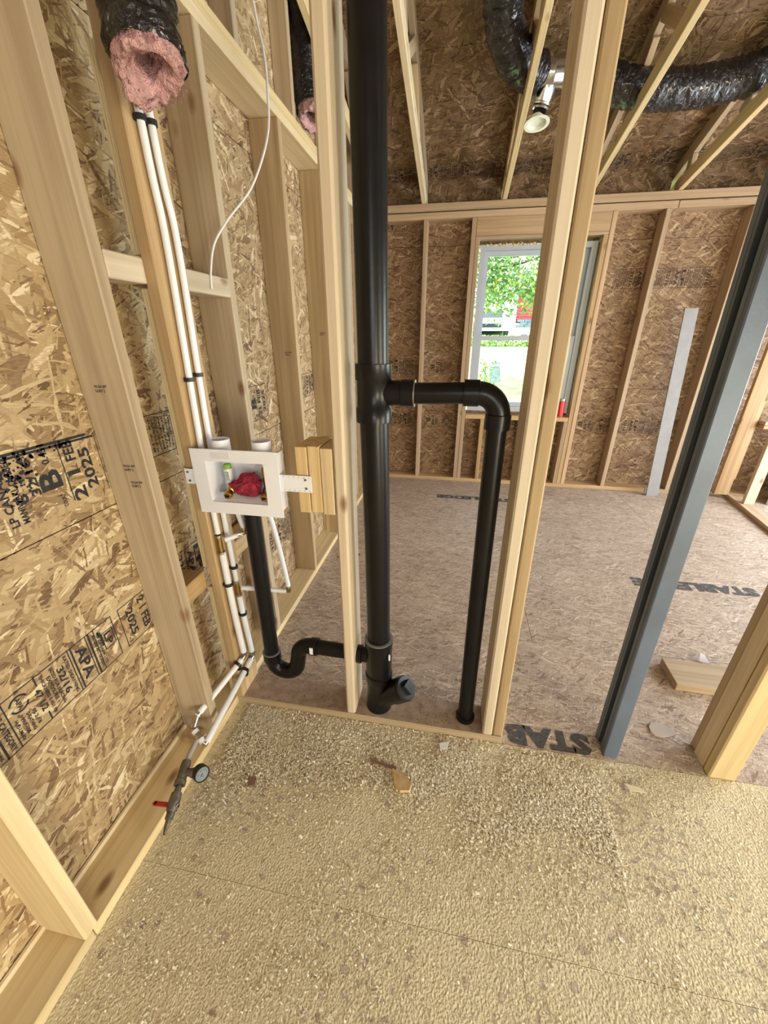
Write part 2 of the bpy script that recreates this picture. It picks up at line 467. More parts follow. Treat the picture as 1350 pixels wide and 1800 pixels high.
def spline(pts, n=16):
    pts = [Vector(p) for p in pts]; P = [pts[0] * 2 - pts[1]] + pts + [pts[-1] * 2 - pts[-2]]
    out = []
    for i in range(1, len(P) - 2):
        for k in range(n):
            t = k / n
            a, b, c, d = P[i - 1], P[i], P[i + 1], P[i + 2]
            out.append(0.5 * ((2 * b) + (-a + c) * t + (2 * a - 5 * b + 4 * c - d) * t * t + (-a + 3 * b - 3 * c + d) * t ** 3))
    out.append(pts[-1])
    return out

# printed lettering: flat glyph meshes laid on a sheet
_tx = {}
def glyphs(body, off=0.03):
    if (body, off) in _tx: return _tx[(body, off)]
    cu = bpy.data.curves.new('glyphs', 'FONT'); cu.body = body; cu.size = 1.0; cu.resolution_u = 2
    cu.offset = off
    o = bpy.data.objects.new('glyphs', cu); COL.objects.link(o)
    dg = bpy.context.evaluated_depsgraph_get(); dg.update()
    me = bpy.data.meshes.new_from_object(o.evaluated_get(dg))
    vs = [v.co.copy() for v in me.vertices]; fs = [tuple(p.vertices) for p in me.polygons]
    bpy.data.objects.remove(o); bpy.data.curves.remove(cu); bpy.data.meshes.remove(me)
    x0 = min(v.x for v in vs); x1 = max(v.x for v in vs); y0 = min(v.y for v in vs); y1 = max(v.y for v in vs)
    vs = [Vector(((v.x - x0) / (x1 - x0), (v.y - y0) / (y1 - y0), 0)) for v in vs]
    _tx[(body, off)] = (vs, fs)
    return _tx[(body, off)]

class Stamp:
    """drawn in its own frame: x along u, y along v, metres"""
    def __init__(s, origin, u, v, lift=0.0006):
        s.o = Vector(origin); s.u = Vector(u).normalized(); s.vv = Vector(v).normalized(); s.n = s.u.cross(s.vv); s.mb = MB(); s.lift = lift
    def P(s, x, y): return s.o + s.u * x + s.vv * y + s.n * s.lift
    def rect(s, x0, y0, x1, y1):
        s.mb.add([s.P(x0, y0), s.P(x1, y0), s.P(x1, y1), s.P(x0, y1)], [(0, 1, 2, 3)]); return s
    def frame(s, x0, y0, x1, y1, t=0.0025):
        s.rect(x0, y0, x1, y0 + t).rect(x0, y1 - t, x1, y1).rect(x0, y0, x0 + t, y1).rect(x1 - t, y0, x1, y1); return s
    def ring(s, cx, cy, r0, r1, a0=0, a1=360, n=20):
        A = [math.radians(a0 + (a1 - a0) * i / n) for i in range(n + 1)]
        vs = [s.P(cx + r * math.cos(a), cy + r * math.sin(a)) for a in A for r in (r0, r1)]
        s.mb.add(vs, [(2 * i, 2 * i + 1, 2 * i + 3, 2 * i + 2) for i in range(n)]); return s
    def text(s, body, x0, y0, w_, h_, rot=0, off=0.03):
        """rot 0: reads along +x; 90: reads along -y (clockwise); -90: reads along +y; 180 upside down"""
        vs, fs = glyphs(body, off); out = []
        for q in vs:
            a, b = q.x * w_, q.y * h_
            if rot == 0: x, y = a, b
            elif rot == 180: x, y = w_ - a, h_ - b
            elif rot == 90: x, y = b, w_ - a
            else: x, y = h_ - b, a
            out.append(s.P(x0 + x, y0 + y))
        s.mb.add(out, fs); return s
    def blots(s, x0, y0, x1, y1, n, r=0.006, rnd=None):
        R = rnd or random
        for i in range(n):
            cx, cy = R.uniform(x0, x1), R.uniform(y0, y1); rr = r * R.uniform(0.3, 1.2); k = 7
            vs = [s.P(cx + rr * R.uniform(0.5, 1.2) * math.cos(2 * math.pi * j / k), cy + rr * R.uniform(0.5, 1.2) * math.sin(2 * math.pi * j / k)) for j in range(k)]
            s.mb.add(vs, [tuple(range(k))])
        return s
    def build(s, parent, mt=None, name='printed_stamp'):
        o = mesh_obj(name, s.mb.v, s.mb.f, mt or INK)
        # parent is a panel with its own matrix
        if parent is not None:
            o.parent = parent
            top = parent.parent
            W = parent.matrix_basis.copy()
            if top is not None: W = Matrix.Translation(top.location) @ W
            o.matrix_basis = W.inverted()
        return o

W2 = 0.038
# ================================================================== FLOOR
floor = mesh_obj('floor', [(-1.2, -3.2, -0.02), (4.5, -3.2, -0.02), (4.5, 4.6, -0.02), (-1.2, 4.6, -0.02), (-1.2, -3.2, -0.24), (4.5, -3.2, -0.24), (4.5, 4.6, -0.24), (-1.2, 4.6, -0.24)],
                 [(0, 1, 2, 3), (7, 6, 5, 4), (0, 4, 5, 1), (1, 5, 6, 2), (2, 6, 7, 3), (3, 7, 4, 0)], plain('subfloor_base', (0.12, 0.08, 0.05), 0.9))
tag(floor, kind='structure')
g = 0.0016
fp = {}
def fpanel(x0, y0, x1, y1, near):
    g = 0.0006 if near else 0.0012
    return panel(floor, (x0 + g, y0 + g, 0), (1, 0, 0), (0, 1, 0), x1 - x0 - 2 * g, y1 - y0 - 2 * g, 0.019, FLOOR_NEAR if near else FLOOR_FAR)
ys = [-3.15, -1.91, -0.69, 0.525, 1.118]
for i in range(4):
    xs = [-1.15, 0.28, 2.72, 4.45] if i % 2 == 0 else [-1.15, 1.5, 4.45]
    if i == 2: xs = [-1.15, 0.28, 2.72, 4.45]
    for a, b in zip(xs[:-1], xs[1:]): fpanel(a, ys[i], b, ys[i + 1], True)
ys = [1.118, 1.745, 2.965, 4.185, 4.55]
for i in range(4):
    xs = [-1.15, 1.72, 4.45] if i % 2 == 0 else [-1.15, 0.5, 2.94, 4.45]
    for a, b in zip(xs[:-1], xs[1:]): fp[(i, a)] = fpanel(a, ys[i], b, ys[i + 1], False)

def floor_word(x_right, y_top, par, L=0.735, h=0.098, clip=None):
    s = Stamp((x_right, y_top, 0), (-1, 0, 0), (0, -1, 0), 0.0012)
    # the sheet lies the other way round: the words read upside down from here
    s.text('STABLEDGE', 0, 0, L, h)
    s.build(par, INK_FLOOR)
# u=-X, v=-Y gives n=+Z
s = Stamp((0.632, 1.218, 0), (-1, 0, 0), (0, -1, 0), 0.0016)
s.text('STAB', 0, 0, 0.33, 0.094, off=0.06)
s.text('LEDGE', 0.35, 0, 0.40, 0.094, off=0.06)
s.build(fp[(0, -1.15)], INK_FLOOR, 'printed_lettering')
s = Stamp((1.99, 2.50, 0), (-1, 0, 0), (0, -1, 0), 0.0016); s.text('STABLEDGE', 0, 0, 0.74, 0.10, off=0.06); s.build(fp[(1, 0.5)], INK_FLOOR, 'printed_lettering')
s = Stamp((0.62, 3.80, 0), (-1, 0, 0), (0, -1, 0), 0.0016); s.text('STABLEDGE', 0, 0, 0.74, 0.09, off=0.06); s.build(fp[(2, -1.15)], INK_FLOOR, 'printed_lettering')
s = Stamp((-0.62, 2.49, 0), (-1, 0, 0), (0, -1, 0), 0.0016); s.text('ST', 0, 0, 0.16, 0.09, off=0.06); s.build(fp[(1, -1.15)], INK_FLOOR, 'printed_lettering')

# ================================================================== LEFT WALL
wl = empty('wall_left', (-1.0, 0, 0), kind='structure')
XI, XO = -0.86, -1.0
XC = (XI + XO) / 2
DL = 0.14
lp = {}
yj = [-3.1, -1.5, 1.0, 3.44, 4.45]
for zi, (z0, z1) in enumerate([(-0.2, 1.031), (1.031, 2.25), (2.25, 3.47), (3.47, 4.4)]):
    for a, b in zip(yj[:-1], yj[1:]):
        lp[(zi, a)] = panel(wl, (-1.0, b - g, z0 + g), (0, -1, 0), (0, 0, 1), b - a - 2 * g, z1 - z0 - 2 * g, 0.012, OSB_WALL)
# normal of (0,-1,0)x(0,0,1) = (-1,0,0): flip by using +Y direction instead
for o in list(lp.values()): bpy.data.objects.remove(o)
for zi, (z0, z1) in enumerate([(-0.2, 1.031), (1.031, 2.25), (2.25, 3.47), (3.47, 4.4)]):
    for a, b in zip(yj[:-1], yj[1:]):
        lp[(zi, a)] = panel(wl, (-1.0, a + g, z0 + g), (0, 1, 0), (0, 0, 1), b - a - 2 * g, z1 - z0 - 2 * g, 0.012, OSB_WALL)
BACKING = plain('leak_backing', (0.10, 0.035, 0.025), 0.9)  # dark backing sheets added to stop light leaking through the panel gaps
MB().box((-1.022, 0.65, 2.1), (0.012, 7.6, 4.6)).build('leak_backing', BACKING, wl)
# plates
lumber('bottom_plate', wl, (XC, -3.1, 0.019), (XC, 0.352, 0.019), DL, W2, PINE_LIGHT)
lumber('bottom_plate', wl, (XC, 0.354, 0.019), (XC, 4.25, 0.019), DL, W2, PINE_LIGHT)
lumber('top_plate', wl, (XC, -3.1, 2.396), (XC, 4.25, 2.396), DL, W2, PINE_LIGHT)
lumber('top_plate', wl, (XC, -3.1, 2.435), (XC, 4.25, 2.435), DL, W2, PINE_LIGHT)
# a sill strip running against the sheathing
lumber('sheathing_strip', wl, (-0.992, -3.1, 0.046), (-0.992, 0.94, 0.046), 0.014, 0.016, PINE_LIGHT)
STUDY = [0.349 + 0.6096 * k for k in range(7)]
for k in range(-6, 7):
    y = 0.349 + 0.6096 * k
    if y < -3.0: continue
    lumber('stud', wl, (XC, y, W2), (XC, y, 2.377), DL, W2, PINE if k != 0 else PINE_LIGHT)
# gable studs above the plate
for y in (-0.9, -0.3, 0.3, 0.9, 1.33, 1.95, 2.52, 3.13, 3.74):
    top = 2.80 + 0.36 * (4.3 - y) if y > 0.6 else 2.80 + 0.36 * (4.3 - 1.2 + y)
    lumber('gable_stud', wl, (-0.955, y, 2.454), (-0.955, y, top - 0.1), 0.089, W2, PINE)
# blocks between the studs
def block(name, y0, y1, z, h, x, d, mt): return lumber(name, wl, (x, y0, z), (x, y1, z), d, h, mt)
block('fire_block', 0.98, 1.112, 1.66, 0.062, -0.905, 0.089, PINE_WHITE)
block('fire_block', 1.257, 1.549, 1.66, 0.062, -0.905, 0.089, PINE_WHITE)
block('fire_block', 0.98, 1.112, 0.655, 0.075, -0.93, 0.089, PINE_ORANGE)
block('fire_block', 1.257, 1.549, 0.655, 0.075, -0.93, 0.089, PINE_ORANGE)
block('fire_block', 2.20, 2.75, 0.66, 0.075, -0.93, 0.089, PINE)
# ply strips against the corner stud (three thin plies each)
for z0, z1, y in ((1.70, 2.12, 1.140), (0.70, 1.62, 1.140), (0.04, 0.61, 1.140)):
    for j in range(3):
        lumber('ply_strip', wl, (-0.8925 + 0.0075 * j, y, z0), (-0.8925 + 0.0075 * j, y, z1), 0.0062, 0.03, PINE_LIGHT, bev=0.001)

# stamp one: upper sheet, smeared, reads upwards
pan = lp[(1, -1.5)]
s = Stamp((-1.0, 0.60, 1.085), (0, 0, 1), (0, -1, 0), 0.0008)   # u up, v towards the camera: letters' tops point to the left in the picture
# n = u x v = (0,0,1)x(0,-1,0) = (1,0,0)
def y2(v): return 0.60 - v      # world Y -> stamp v
s.text('2025', 0.02, y2(0.905), 0.115, 0.034)
s.text('2 1', 0.0, y2(0.862), 0.085, 0.038)
s.text('FEB', 0.11, y2(0.862), 0.055, 0.030)
s.rect(0.005, y2(0.822), 0.165, y2(0.822) + 0.003)
s.text('B', 0.055, y2(0.805), 0.05, 0.058)
s.text('COURT', 0.0, y2(0.80), 0.035, 0.012)
s.text('0.451', 0.12, y2(0.79), 0.05, 0.02)
s.text('32/16', 0.055, y2(0.745), 0.09, 0.024)
s.text('6', 0.045, y2(0.712), 0.026, 0.030)
s.text('MANIWAKI, QUEBEC', 0.0, y2(0.70), 0.16, 0.020)
s.text('LP CANADA', 0.0, y2(0.672), 0.15, 0.020)
s.rect(0.155, y2(0.93), 0.161, y2(0.655))
s.rect(0.163, y2(0.91), 0.170, y2(0.66))
s.rect(0.0, y2(0.935), 0.165, y2(0.935) + 0.002)
s.blots(0.09, y2(0.75), 0.165, y2(0.65), 60, 0.0055)
s.blots(0.03, y2(0.73), 0.15, y2(0.67), 40, 0.004)
s.blots(0.145, y2(0.85), 0.165, y2(0.72), 22, 0.006)
s.build(pan, INK)
s = Stamp((-1.0, 0.997, 1.10), (0, 0, 1), (0, -1, 0), 0.0008)
s.frame(0.0, 0.0, 0.155, 0.035, 0.006); s.rect(0, 0.018, 0.155, 0.022); s.build(pan, INK)

# stamp two: lower sheet, a row of boxes reading downwards
pan = lp[(0, -1.5)]
s = Stamp((-1.0, 0.0, 0.565), (0, 1, 0), (0, 0, 1), 0.0008)
B0, B1 = 0.005, 0.145
def col(body, y, h, w_=0.12, z=None):
    zz = (B0 + (B1 - B0 - w_) / 2) if z is None else z
    s.text(body, y, zz, w_, h, rot=90)
s.frame(0.828, 0.0, 0.99, 0.148, 0.003)
col('2 1 FEB', 0.905, 0.032, 0.12); col('2025', 0.852, 0.030, 0.10)
s.frame(0.30, 0.0, 0.802, 0.148, 0.003)
s.rect(0.735, 0, 0.738, 0.148)
s.frame(0.755, 0.055, 0.795, 0.115, 0.003)
s.rect(0.750, 0.075, 0.756, 0.125)
col('LP', 0.762, 0.026, 0.045, 0.064)
s.blots(0.745, 0.10, 0.75, 0.13, 6, 0.004)
col('LP CANADA LTD.', 0.741, 0.009, 0.11, 0.012); col('MANIWAKI, QUEBEC', 0.727, 0.008, 0.12, 0.012)
s.rect(0.716, 0, 0.722, 0.148); s.rect(0.708, 0, 0.711, 0.148)
col('APA', 0.672, 0.032, 0.11)
s.rect(0.660, 0, 0.665, 0.148); s.rect(0.652, 0, 0.655, 0.148)
col('RATED SHEATHING', 0.637, 0.010, 0.13); col('32/16', 0.612, 0.020, 0.09); col('SIZED FOR SPACING', 0.598, 0.009, 0.125)
col('EXPOSURE 1', 0.584, 0.010, 0.09); col('THICKNESS 0.451 IN', 0.570, 0.009, 0.13)
s.rect(0.557, 0.0, 0.561, 0.03); s.rect(0.557, 0.118, 0.561, 0.148); col('47 1/2', 0.547, 0.018, 0.07)
s.ring(0.512, 0.112, 0.019, 0.024, 20, 160); s.ring(0.512, 0.112, 0.019, 0.024, 200, 340)
col('APA', 0.506, 0.012, 0.036, 0.094)
col('PS 2-18', 0.528, 0.009, 0.05, 0.02); col('SHEATHING', 0.514, 0.009, 0.06, 0.015); col('PRP-108', 0.500, 0.009, 0.05, 0.02); col('HUD-UM-40c', 0.486, 0.009, 0.065, 0.012)
s.rect(0.478, 0, 0.481, 0.148)
col('15/32 CATEGORY', 0.458, 0.014, 0.135)
s.rect(0.445, 0, 0.450, 0.148)
col('CONSTRUCTION SHEATHING', 0.432, 0.008, 0.13); col('2F16/W24', 0.405, 0.018, 0.10)
s.build(pan, INK)

def row_stamp(parent, origin, u, v, L, h, seed, mt, boxes=7, inv=1):
    """the long grade stamp row repeated on the sheets"""
    R = random.Random(seed)
    s = Stamp(origin, u, v, 0.0008)
    s.frame(0, 0, L, h, 0.003)
    words = ['RATED SHEATHING', 'SIZED FOR SPACING', '32/16', 'EXPOSURE 1', 'APA', 'LP', 'PS 2-18', 'THICKNESS 0.451 IN', '15/32 CATEGORY', 'PRP-108', '2F16/W24', 'HUD-UM-40c']
    x = 0.012
    i = R.randrange(12)
    while x < L - 0.03:
        wd = words[i % 12]; i += 1
        big = len(wd) < 6
        hh = 0.030 if big else 0.010
        s.text(wd, x, h * 0.1, h * 0.8, hh, rot=90)
        x += hh + (0.012 if big else 0.006)
        if R.random() < 0.35: s.rect(x, 0, x + 0.004, h); x += 0.010
    s.build(parent, mt)
def date_stamp(parent, origin, u, v, mt):
    s = Stamp(origin, u, v, 0.0008)
    s.frame(0, 0, 0.16, 0.14, 0.003)
    s.text('B', 0.015, 0.05, 0.045, 0.045, rot=90); s.text('21 FEB', 0.075, 0.015, 0.11, 0.028, rot=90); s.text('2025', 0.115, 0.03, 0.08, 0.026, rot=90)
    s.build(parent, mt)
row_stamp(lp[(1, 1.0)], (-1.0, 1.02, 1.12), (0, 1, 0), (0, 0, 1), 0.50, 0.14, 3, INK)
row_stamp(lp[(0, 1.0)], (-1.0, 1.02, 0.60), (0, 1, 0), (0, 0, 1), 0.42, 0.14, 5, INK)
# the mark seen between the box and the next studs
s = Stamp((-1.0, 2.02, 1.10), (0, 0, 1), (0, -1, 0), 0.0008)
s.frame(0, 0, 0.17, 0.30, 0.003)
s.text('2025', 0.03, 0.02, 0.11, 0.03); s.text('21 FEB', 0.02, 0.07, 0.13, 0.032); s.text('B', 0.06, 0.12, 0.055, 0.05)
s.text('COURT 0.451', 0.02, 0.185, 0.13, 0.018); s.text('MANIWAKI, QUEBEC', 0.01, 0.22, 0.15, 0.016); s.text('LP CANADA LTD.', 0.01, 0.25, 0.15, 0.016)
s.build(lp[(1, 1.0)], INK)
row_stamp(lp[(1, 1.0)], (-1.0, 2.35, 1.12), (0, 1, 0), (0, 0, 1), 0.45, 0.15, 8, INK)
row_stamp(lp[(0, 1.0)], (-1.0, 1.70, 0.33), (0, 1, 0), (0, 0, 1), 0.45, 0.14, 9, INK)
# small mill stamps on the big near stud
def mill(parent_w, y, z, x):
    s = Stamp((x, y, z), (1, 0, 0), (0, 0, 1), 0.0006)
    s.text('NLGA SPF', 0, 0.012, 0.038, 0.007); s.text('S-DRY 2', 0, 0.0, 0.030, 0.008)
    o = s.build(None, INK); wpar(o, parent_w); return o
NEARST = None
mill(wl, 0.9396, 1.36, -0.955); mill(wl, 0.9396, 1.14, -0.935); mill(wl, 0.9396, 1.09, -0.925)
mill(wl, 2.1588, 1.40, -0.93); mill(wl, 2.7684, 1.5, -0.93)

# ================================================================== PLUMBING PARTITION
wm = empty('wall_middle', (-0.29, 1.185, 0), kind='structure')
YM = 1.185
DIRTY = pine('dirty_plate', (0.385, 0.27, 0.155), (0.53, 0.405, 0.25))
def dirty_top(m):
    n = m.node_tree.nodes; l = m.node_tree.links; b = n['Principled BSDF']
    src = b.inputs['Base Color'].links[0].from_socket
    g2 = n.new('ShaderNodeNewGeometry'); sx = n.new('ShaderNodeSeparateXYZ'); l.new(g2.outputs['Normal'], sx.inputs[0])
    up = MATH(n, l, 'GREATER_THAN', sx.outputs[2], 0.8)
    nz = n.new('ShaderNodeTexNoise'); nz.inputs['Scale'].default_value = 25; nz.inputs['Detail'].default_value = 4; l.new(g2.outputs['Position'], nz.inputs['Vector'])
    r = n.new('ShaderNodeValToRGB'); r.color_ramp.elements[0].position = 0.35; r.color_ramp.elements[1].position = 0.65
    r.color_ramp.elements[0].color = (0.27, 0.19, 0.145, 1); r.color_ramp.elements[1].color = (0.40, 0.30, 0.235, 1); l.new(nz.outputs[0], r.inputs[0])
    mx = n.new('ShaderNodeMix'); mx.data_type = 'RGBA'; l.new(MATH(n, l, 'MULTIPLY', up, 0.9), mx.inputs[0]); l.new(src, mx.inputs[6]); l.new(r.outputs[0], mx.inputs[7]); l.new(mx.outputs[2], b.inputs['Base Color'])
dirty_top(DIRTY)
lumber('bottom_plate', wm, (-0.86, YM, 0.019), (0.281, YM, 0.019), W2, DL, DIRTY, xdir=(0, 0, 1))
lumber('top_plate', wm, (-0.86, YM, 3.10), (3.4, YM, 3.10), W2, DL, PINE, xdir=(0, 0, 1))
corner = lumber('corner_stud', wm, (-0.850, YM, W2), (-0.850, YM, 3.08), W2, DL, PINE_ORANGE)
middle = lumber('rough_stud', wm, (-0.340, YM, W2), (-0.337, YM, 3.08), W2, DL, PINE_WHITE, bev=0.007)
lumber('king_stud', wm, (0.221, YM, W2), (0.196, YM, 3.08), W2, DL, PINE_WHITE, bev=0.006)
lumber('jack_stud', wm, (0.262, YM + 0.004, W2), (0.237, YM + 0.004, 3.08), W2, DL, PINE, bev=0.005)
for k, (dx, zz) in enumerate(((-0.461, 0.0), (-0.420, 0.003), (-0.380, -0.002))):
    lumber('nailer_block', wm, (dx, YM, 0.965 + zz), (dx, YM, 1.187 + zz), W2, DL, PINE_END, bev=0.002)
lumber('brace_block', wm, (-0.39, YM + 0.03, 0.86), (-0.39, YM + 0.03, 0.96), 0.06, 0.05, PINE_END)
# right post beyond the opening
rp = wm
lumber('post_stud', rp, (1.072, 1.134, 0.0), (1.072, 1.134, 3.08), 0.092, W2, PINE_LIGHT, bev=0.005)
lumber('post_spacer', rp, (1.048, 1.185, 0.0), (1.048, 1.185, 3.08), 0.045, 0.060, PINE_LIGHT, bev=0.003)  # lighter pine imitates light falling on this middle strip
lumber('post_stud', rp, (1.078, 1.237, 0.0), (1.078, 1.237, 3.08), 0.092, W2, PINE, bev=0.005)

# ================================================================== FAR WALL
YF = 4.25
wf = empty('wall_far', (0.6, 4.3, 0), kind='structure')
ww = 0.14
YC = YF + ww / 2
fpn = {}
def fpan(x0, x1, z0, z1):
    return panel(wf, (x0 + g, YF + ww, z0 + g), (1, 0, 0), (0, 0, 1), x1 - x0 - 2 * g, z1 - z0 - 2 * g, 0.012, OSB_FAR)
WX0, WX1, WZ0, WZ1 = 0.115, 1.135, 0.765, 2.26
fpn['a'] = fpan(-1.0, WX0, -0.2, 1.02)
fpn['b'] = fpan(-1.0, WX0, 1.02, 2.26)
fpn['c'] = fpan(-1.0, WX0, 2.26, 2.54)
fpn['d'] = fpan(WX0, WX1, -0.2, WZ0)
fpn['e'] = fpan(WX0, WX1, WZ1, 2.54)
fpn['f'] = fpan(WX1, 4.3, -0.2, 1.02)
fpn['g'] = fpan(WX1, 4.3, 1.02, 2.26)
fpn['h'] = fpan(WX1, 4.3, 2.26, 2.54)
XD = (1, 0, 0)
for (xa, xb, za, zz) in ((-1.0, WX0, -0.2, 2.52), (WX1, 4.3, -0.2, 2.52), (WX0, WX1, -0.2, WZ0), (WX0, WX1, WZ1, 2.52)):
    MB().box(((xa + xb) / 2, YF + ww + 0.02, (za + zz) / 2), (xb - xa, 0.012, zz - za)).build('leak_backing', BACKING, wf)
def hz(name, x0, x1, z, h, mt=PINE_FAR, d=ww, yc=YC): return lumber(name, wf, (x0, yc, z), (x1, yc, z), h, d, mt, xdir=(0, 0, 1))
hz('bottom_plate', -0.86, 2.02, 0.019, W2); hz('bottom_plate', 2.023, 2.62, 0.019, W2); hz('bottom_plate', 2.78, 4.2, 0.019, W2)
hz('top_plate', -0.86, 1.66, 2.466, 0.05); hz('top_plate', 1.664, 4.2, 2.466, 0.05)
hz('top_plate', -0.86, 4.2, 2.528, 0.058)
def vs(x, z0=W2, z1=2.44, name='stud', mt=PINE_FAR, w_=W2): return lumber(name, wf, (x, YC, z0), (x, YC, z1), w_, ww, mt)
vs(-0.375); vs(0.052, name='king_stud'); vs(0.092, W2, 2.28, name='jack_stud')
vs(1.198, name='king_stud'); vs(1.157, W2, 2.28, name='jack_stud')
vs(0.292, W2, 0.70, name='cripple_stud'); vs(0.70, W2, 0.70, name='cripple_stud'); vs(1.118, W2, 0.70, name='cripple_stud')
vs(1.60); vs(2.228); vs(-0.82)
hz('window_sill_plate', 0.113, 1.136, 0.722, 0.044)
hz('window_header', 0.073, 1.176, 2.372, 0.138); hz('header_plate', 0.073, 1.176, 2.291, 0.022)
row_stamp(fpn['a'], (-0.80, YF + ww, 0.575), (1, 0, 0), (0, 0, 1), 0.37, 0.15, 11, INK_FADED)
date_stamp(fpn['a'], (-0.32, YF + ww, 0.575), (1, 0, 0), (0, 0, 1), INK_FADED)
row_stamp(fpn['a'], (-0.13, YF + ww, 0.575), (1, 0, 0), (0, 0, 1), 0.14, 0.15, 12, INK_FADED)
row_stamp(fpn['d'], (0.32, YF + ww, 0.575), (1, 0, 0), (0, 0, 1), 0.36, 0.15, 13, INK_FADED)
row_stamp(fpn['b'], (-0.80, YF + ww, 1.125), (1, 0, 0), (0, 0, 1), 0.36, 0.155, 14, INK_FADED)
date_stamp(fpn['b'], (-0.30, YF + ww, 1.125), (1, 0, 0), (0, 0, 1), INK_FADED)
row_stamp(fpn['c'], (-0.80, YF + ww, 2.39), (1, 0, 0), (0, 0, 1), 0.24, 0.10, 15, INK_FADED)
date_stamp(fpn['f'], (1.26, YF + ww, 0.585), (1, 0, 0), (0, 0, 1), INK_FADED)
row_stamp(fpn['f'], (1.47, YF + ww, 0.585), (1, 0, 0), (0, 0, 1), 0.78, 0.145, 16, INK_FADED)
row_stamp(fpn['g'], (1.33, YF + ww, 1.885), (1, 0, 0), (0, 0, 1), 0.80, 0.155, 17, INK_FADED)

# window: white vinyl single hung
win = empty('window_1', (0.62, 4.3, WZ0), kind='structure')
def bar(name, x0, x1, z0, z1, y0, y1, parent, mt=VINYL):
    return MB().box(((x0 + x1) / 2, (y0 + y1) / 2, (z0 + z1) / 2), (x1 - x0, y1 - y0, z1 - z0)).build(name, mt, parent, loc=((x0 + x1) / 2, (y0 + y1) / 2, z0))
a0, a1, b0, b1 = WX0 + 0.012, WX1 - 0.012, WZ0 + 0.012, WZ1 - 0.012
y0, y1 = YF + 0.07, YF + 0.155
bar('window_frame', a0, a0 + 0.045, b0, b1, y0, y1, win); bar('window_frame', a1 - 0.045, a1, b0, b1, y0, y1, win)
bar('window_frame', a0 + 0.045, a1 - 0.045, b1 - 0.045, b1, y0, y1, win); bar('window_frame', a0 + 0.045, a1 - 0.045, b0, b0 + 0.05, y0, y1, win)
zm = 1.475
def sash(z0, z1, yy):
    sx0, sx1 = a0 + 0.046, a1 - 0.046
    fr = MB()
    for q in ((sx0, sx0 + 0.035, z0, z1), (sx1 - 0.035, sx1, z0, z1), (sx0 + 0.035, sx1 - 0.035, z1 - 0.04, z1), (sx0 + 0.035, sx1 - 0.035, z0, z0 + 0.04)):
        fr.box(((q[0] + q[1]) / 2, yy, (q[2] + q[3]) / 2), (q[1] - q[0], 0.028, q[3] - q[2]))
    f = fr.build('sash', VINYL, win, loc=((sx0 + sx1) / 2, yy, z0))
    gl = MB().box(((sx0 + sx1) / 2, yy, (z0 + z1) / 2), (sx1 - sx0 - 0.06, 0.005, z1 - z0 - 0.07)).build('pane', GLASS, None, loc=((sx0 + sx1) / 2, yy, z0))
    gl.parent = f; gl.location = Vector(gl.location) - Vector(((sx0 + sx1) / 2, yy, z0))
sash(b0 + 0.051, zm + 0.02, YF + 0.095); sash(zm - 0.02, b1 - 0.046, YF + 0.13)
bar('sash_lock', 0.58, 0.64, zm + 0.020, zm + 0.035, YF + 0.077, YF + 0.107, win)
R = random.Random(4)
fm = MB()
for i in range(40):
    x = a0 + R.uniform(0.03, 0.5); rr = R.uniform(0.006, 0.012)
    fm.lathe([(-rr, 0.0005), (-rr * 0.5, rr * 0.8), (0, rr), (rr * 0.5, rr * 0.8), (rr, 0.0005)], (x, YF + 0.071, b1 - 0.002 + R.uniform(-0.006, 0.004)), (0, 0, 1), 7)
for i in range(26):
    z = R.uniform(b0 + 0.6, b1); rr = R.uniform(0.005, 0.010)
    fm.lathe([(-rr, 0.0005), (0, rr), (rr, 0.0005)], (a0 - 0.003, YF + 0.071, z), (0, 0, 1), 7)
fo = fm.build('foam_seal', FOAM, win, smooth=True); fo['kind'] = 'stuff'

# eave blocking above the far wall
for a, b in ((-0.84, -0.42), (-0.38, 0.27), (0.31, 0.95), (0.99, 1.63), (1.67, 2.31), (2.35, 2.99), (3.03, 4.2)):
    panel(wf, (a, YF + 0.165, 2.53), (1, 0, 0), (0, 0, 1), b - a, 0.235, 0.012, OSB_ROOF, name='eave_panel')

# ================================================================== OTHER WALLS (mostly out of view)
wr = empty('wall_right', (4.25, 0, 0), kind='structure')
for (ya, yb, za, zb) in ((-3.1, 0.7, -0.2, 3.6), (0.7, 2.25, -0.2, 0.8), (0.7, 2.25, 2.4, 3.6), (2.25, 4.4, 2.1, 3.2), (4.05, 4.4, -0.2, 2.1)):
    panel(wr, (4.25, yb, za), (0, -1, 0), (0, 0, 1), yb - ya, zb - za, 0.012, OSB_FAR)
for i in range(13):
    y = -3.0 + i * 0.6
    if 0.75 < y < 3.9: continue
    lumber('stud', wr, (4.18, y, W2), (4.18, y, 2.5), DL, W2, PINE_FAR)
lumber('bottom_plate', wr, (4.18, -3.1, 0.019), (4.18, 2.2, 0.019), DL, W2, PINE_FAR)
lumber('top_plate', wr, (4.18, -3.1, 2.52), (4.18, 4.25, 2.52), DL, W2, PINE_FAR)
wn = empty('wall_near', (1.5, -3.1, 0), kind='structure')
for (xa, xb, za, zb) in ((-1.0, 0.3, -0.2, 2.7), (0.3, 1.5, -0.2, 1.1), (0.3, 1.5, 2.4, 2.7), (1.5, 4.25, -0.2, 2.7)):
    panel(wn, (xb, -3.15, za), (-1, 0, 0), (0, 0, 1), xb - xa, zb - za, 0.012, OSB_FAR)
lumber('bottom_plate', wn, (-0.86, -3.1, 0.019), (4.1, -3.1, 0.019), W2, ww, PINE_FAR, xdir=(0, 0, 1))
lumber('top_plate', wn, (-0.86, -3.1, 2.52), (4.1, -3.1, 2.52), W2, ww, PINE_FAR, xdir=(0, 0, 1))
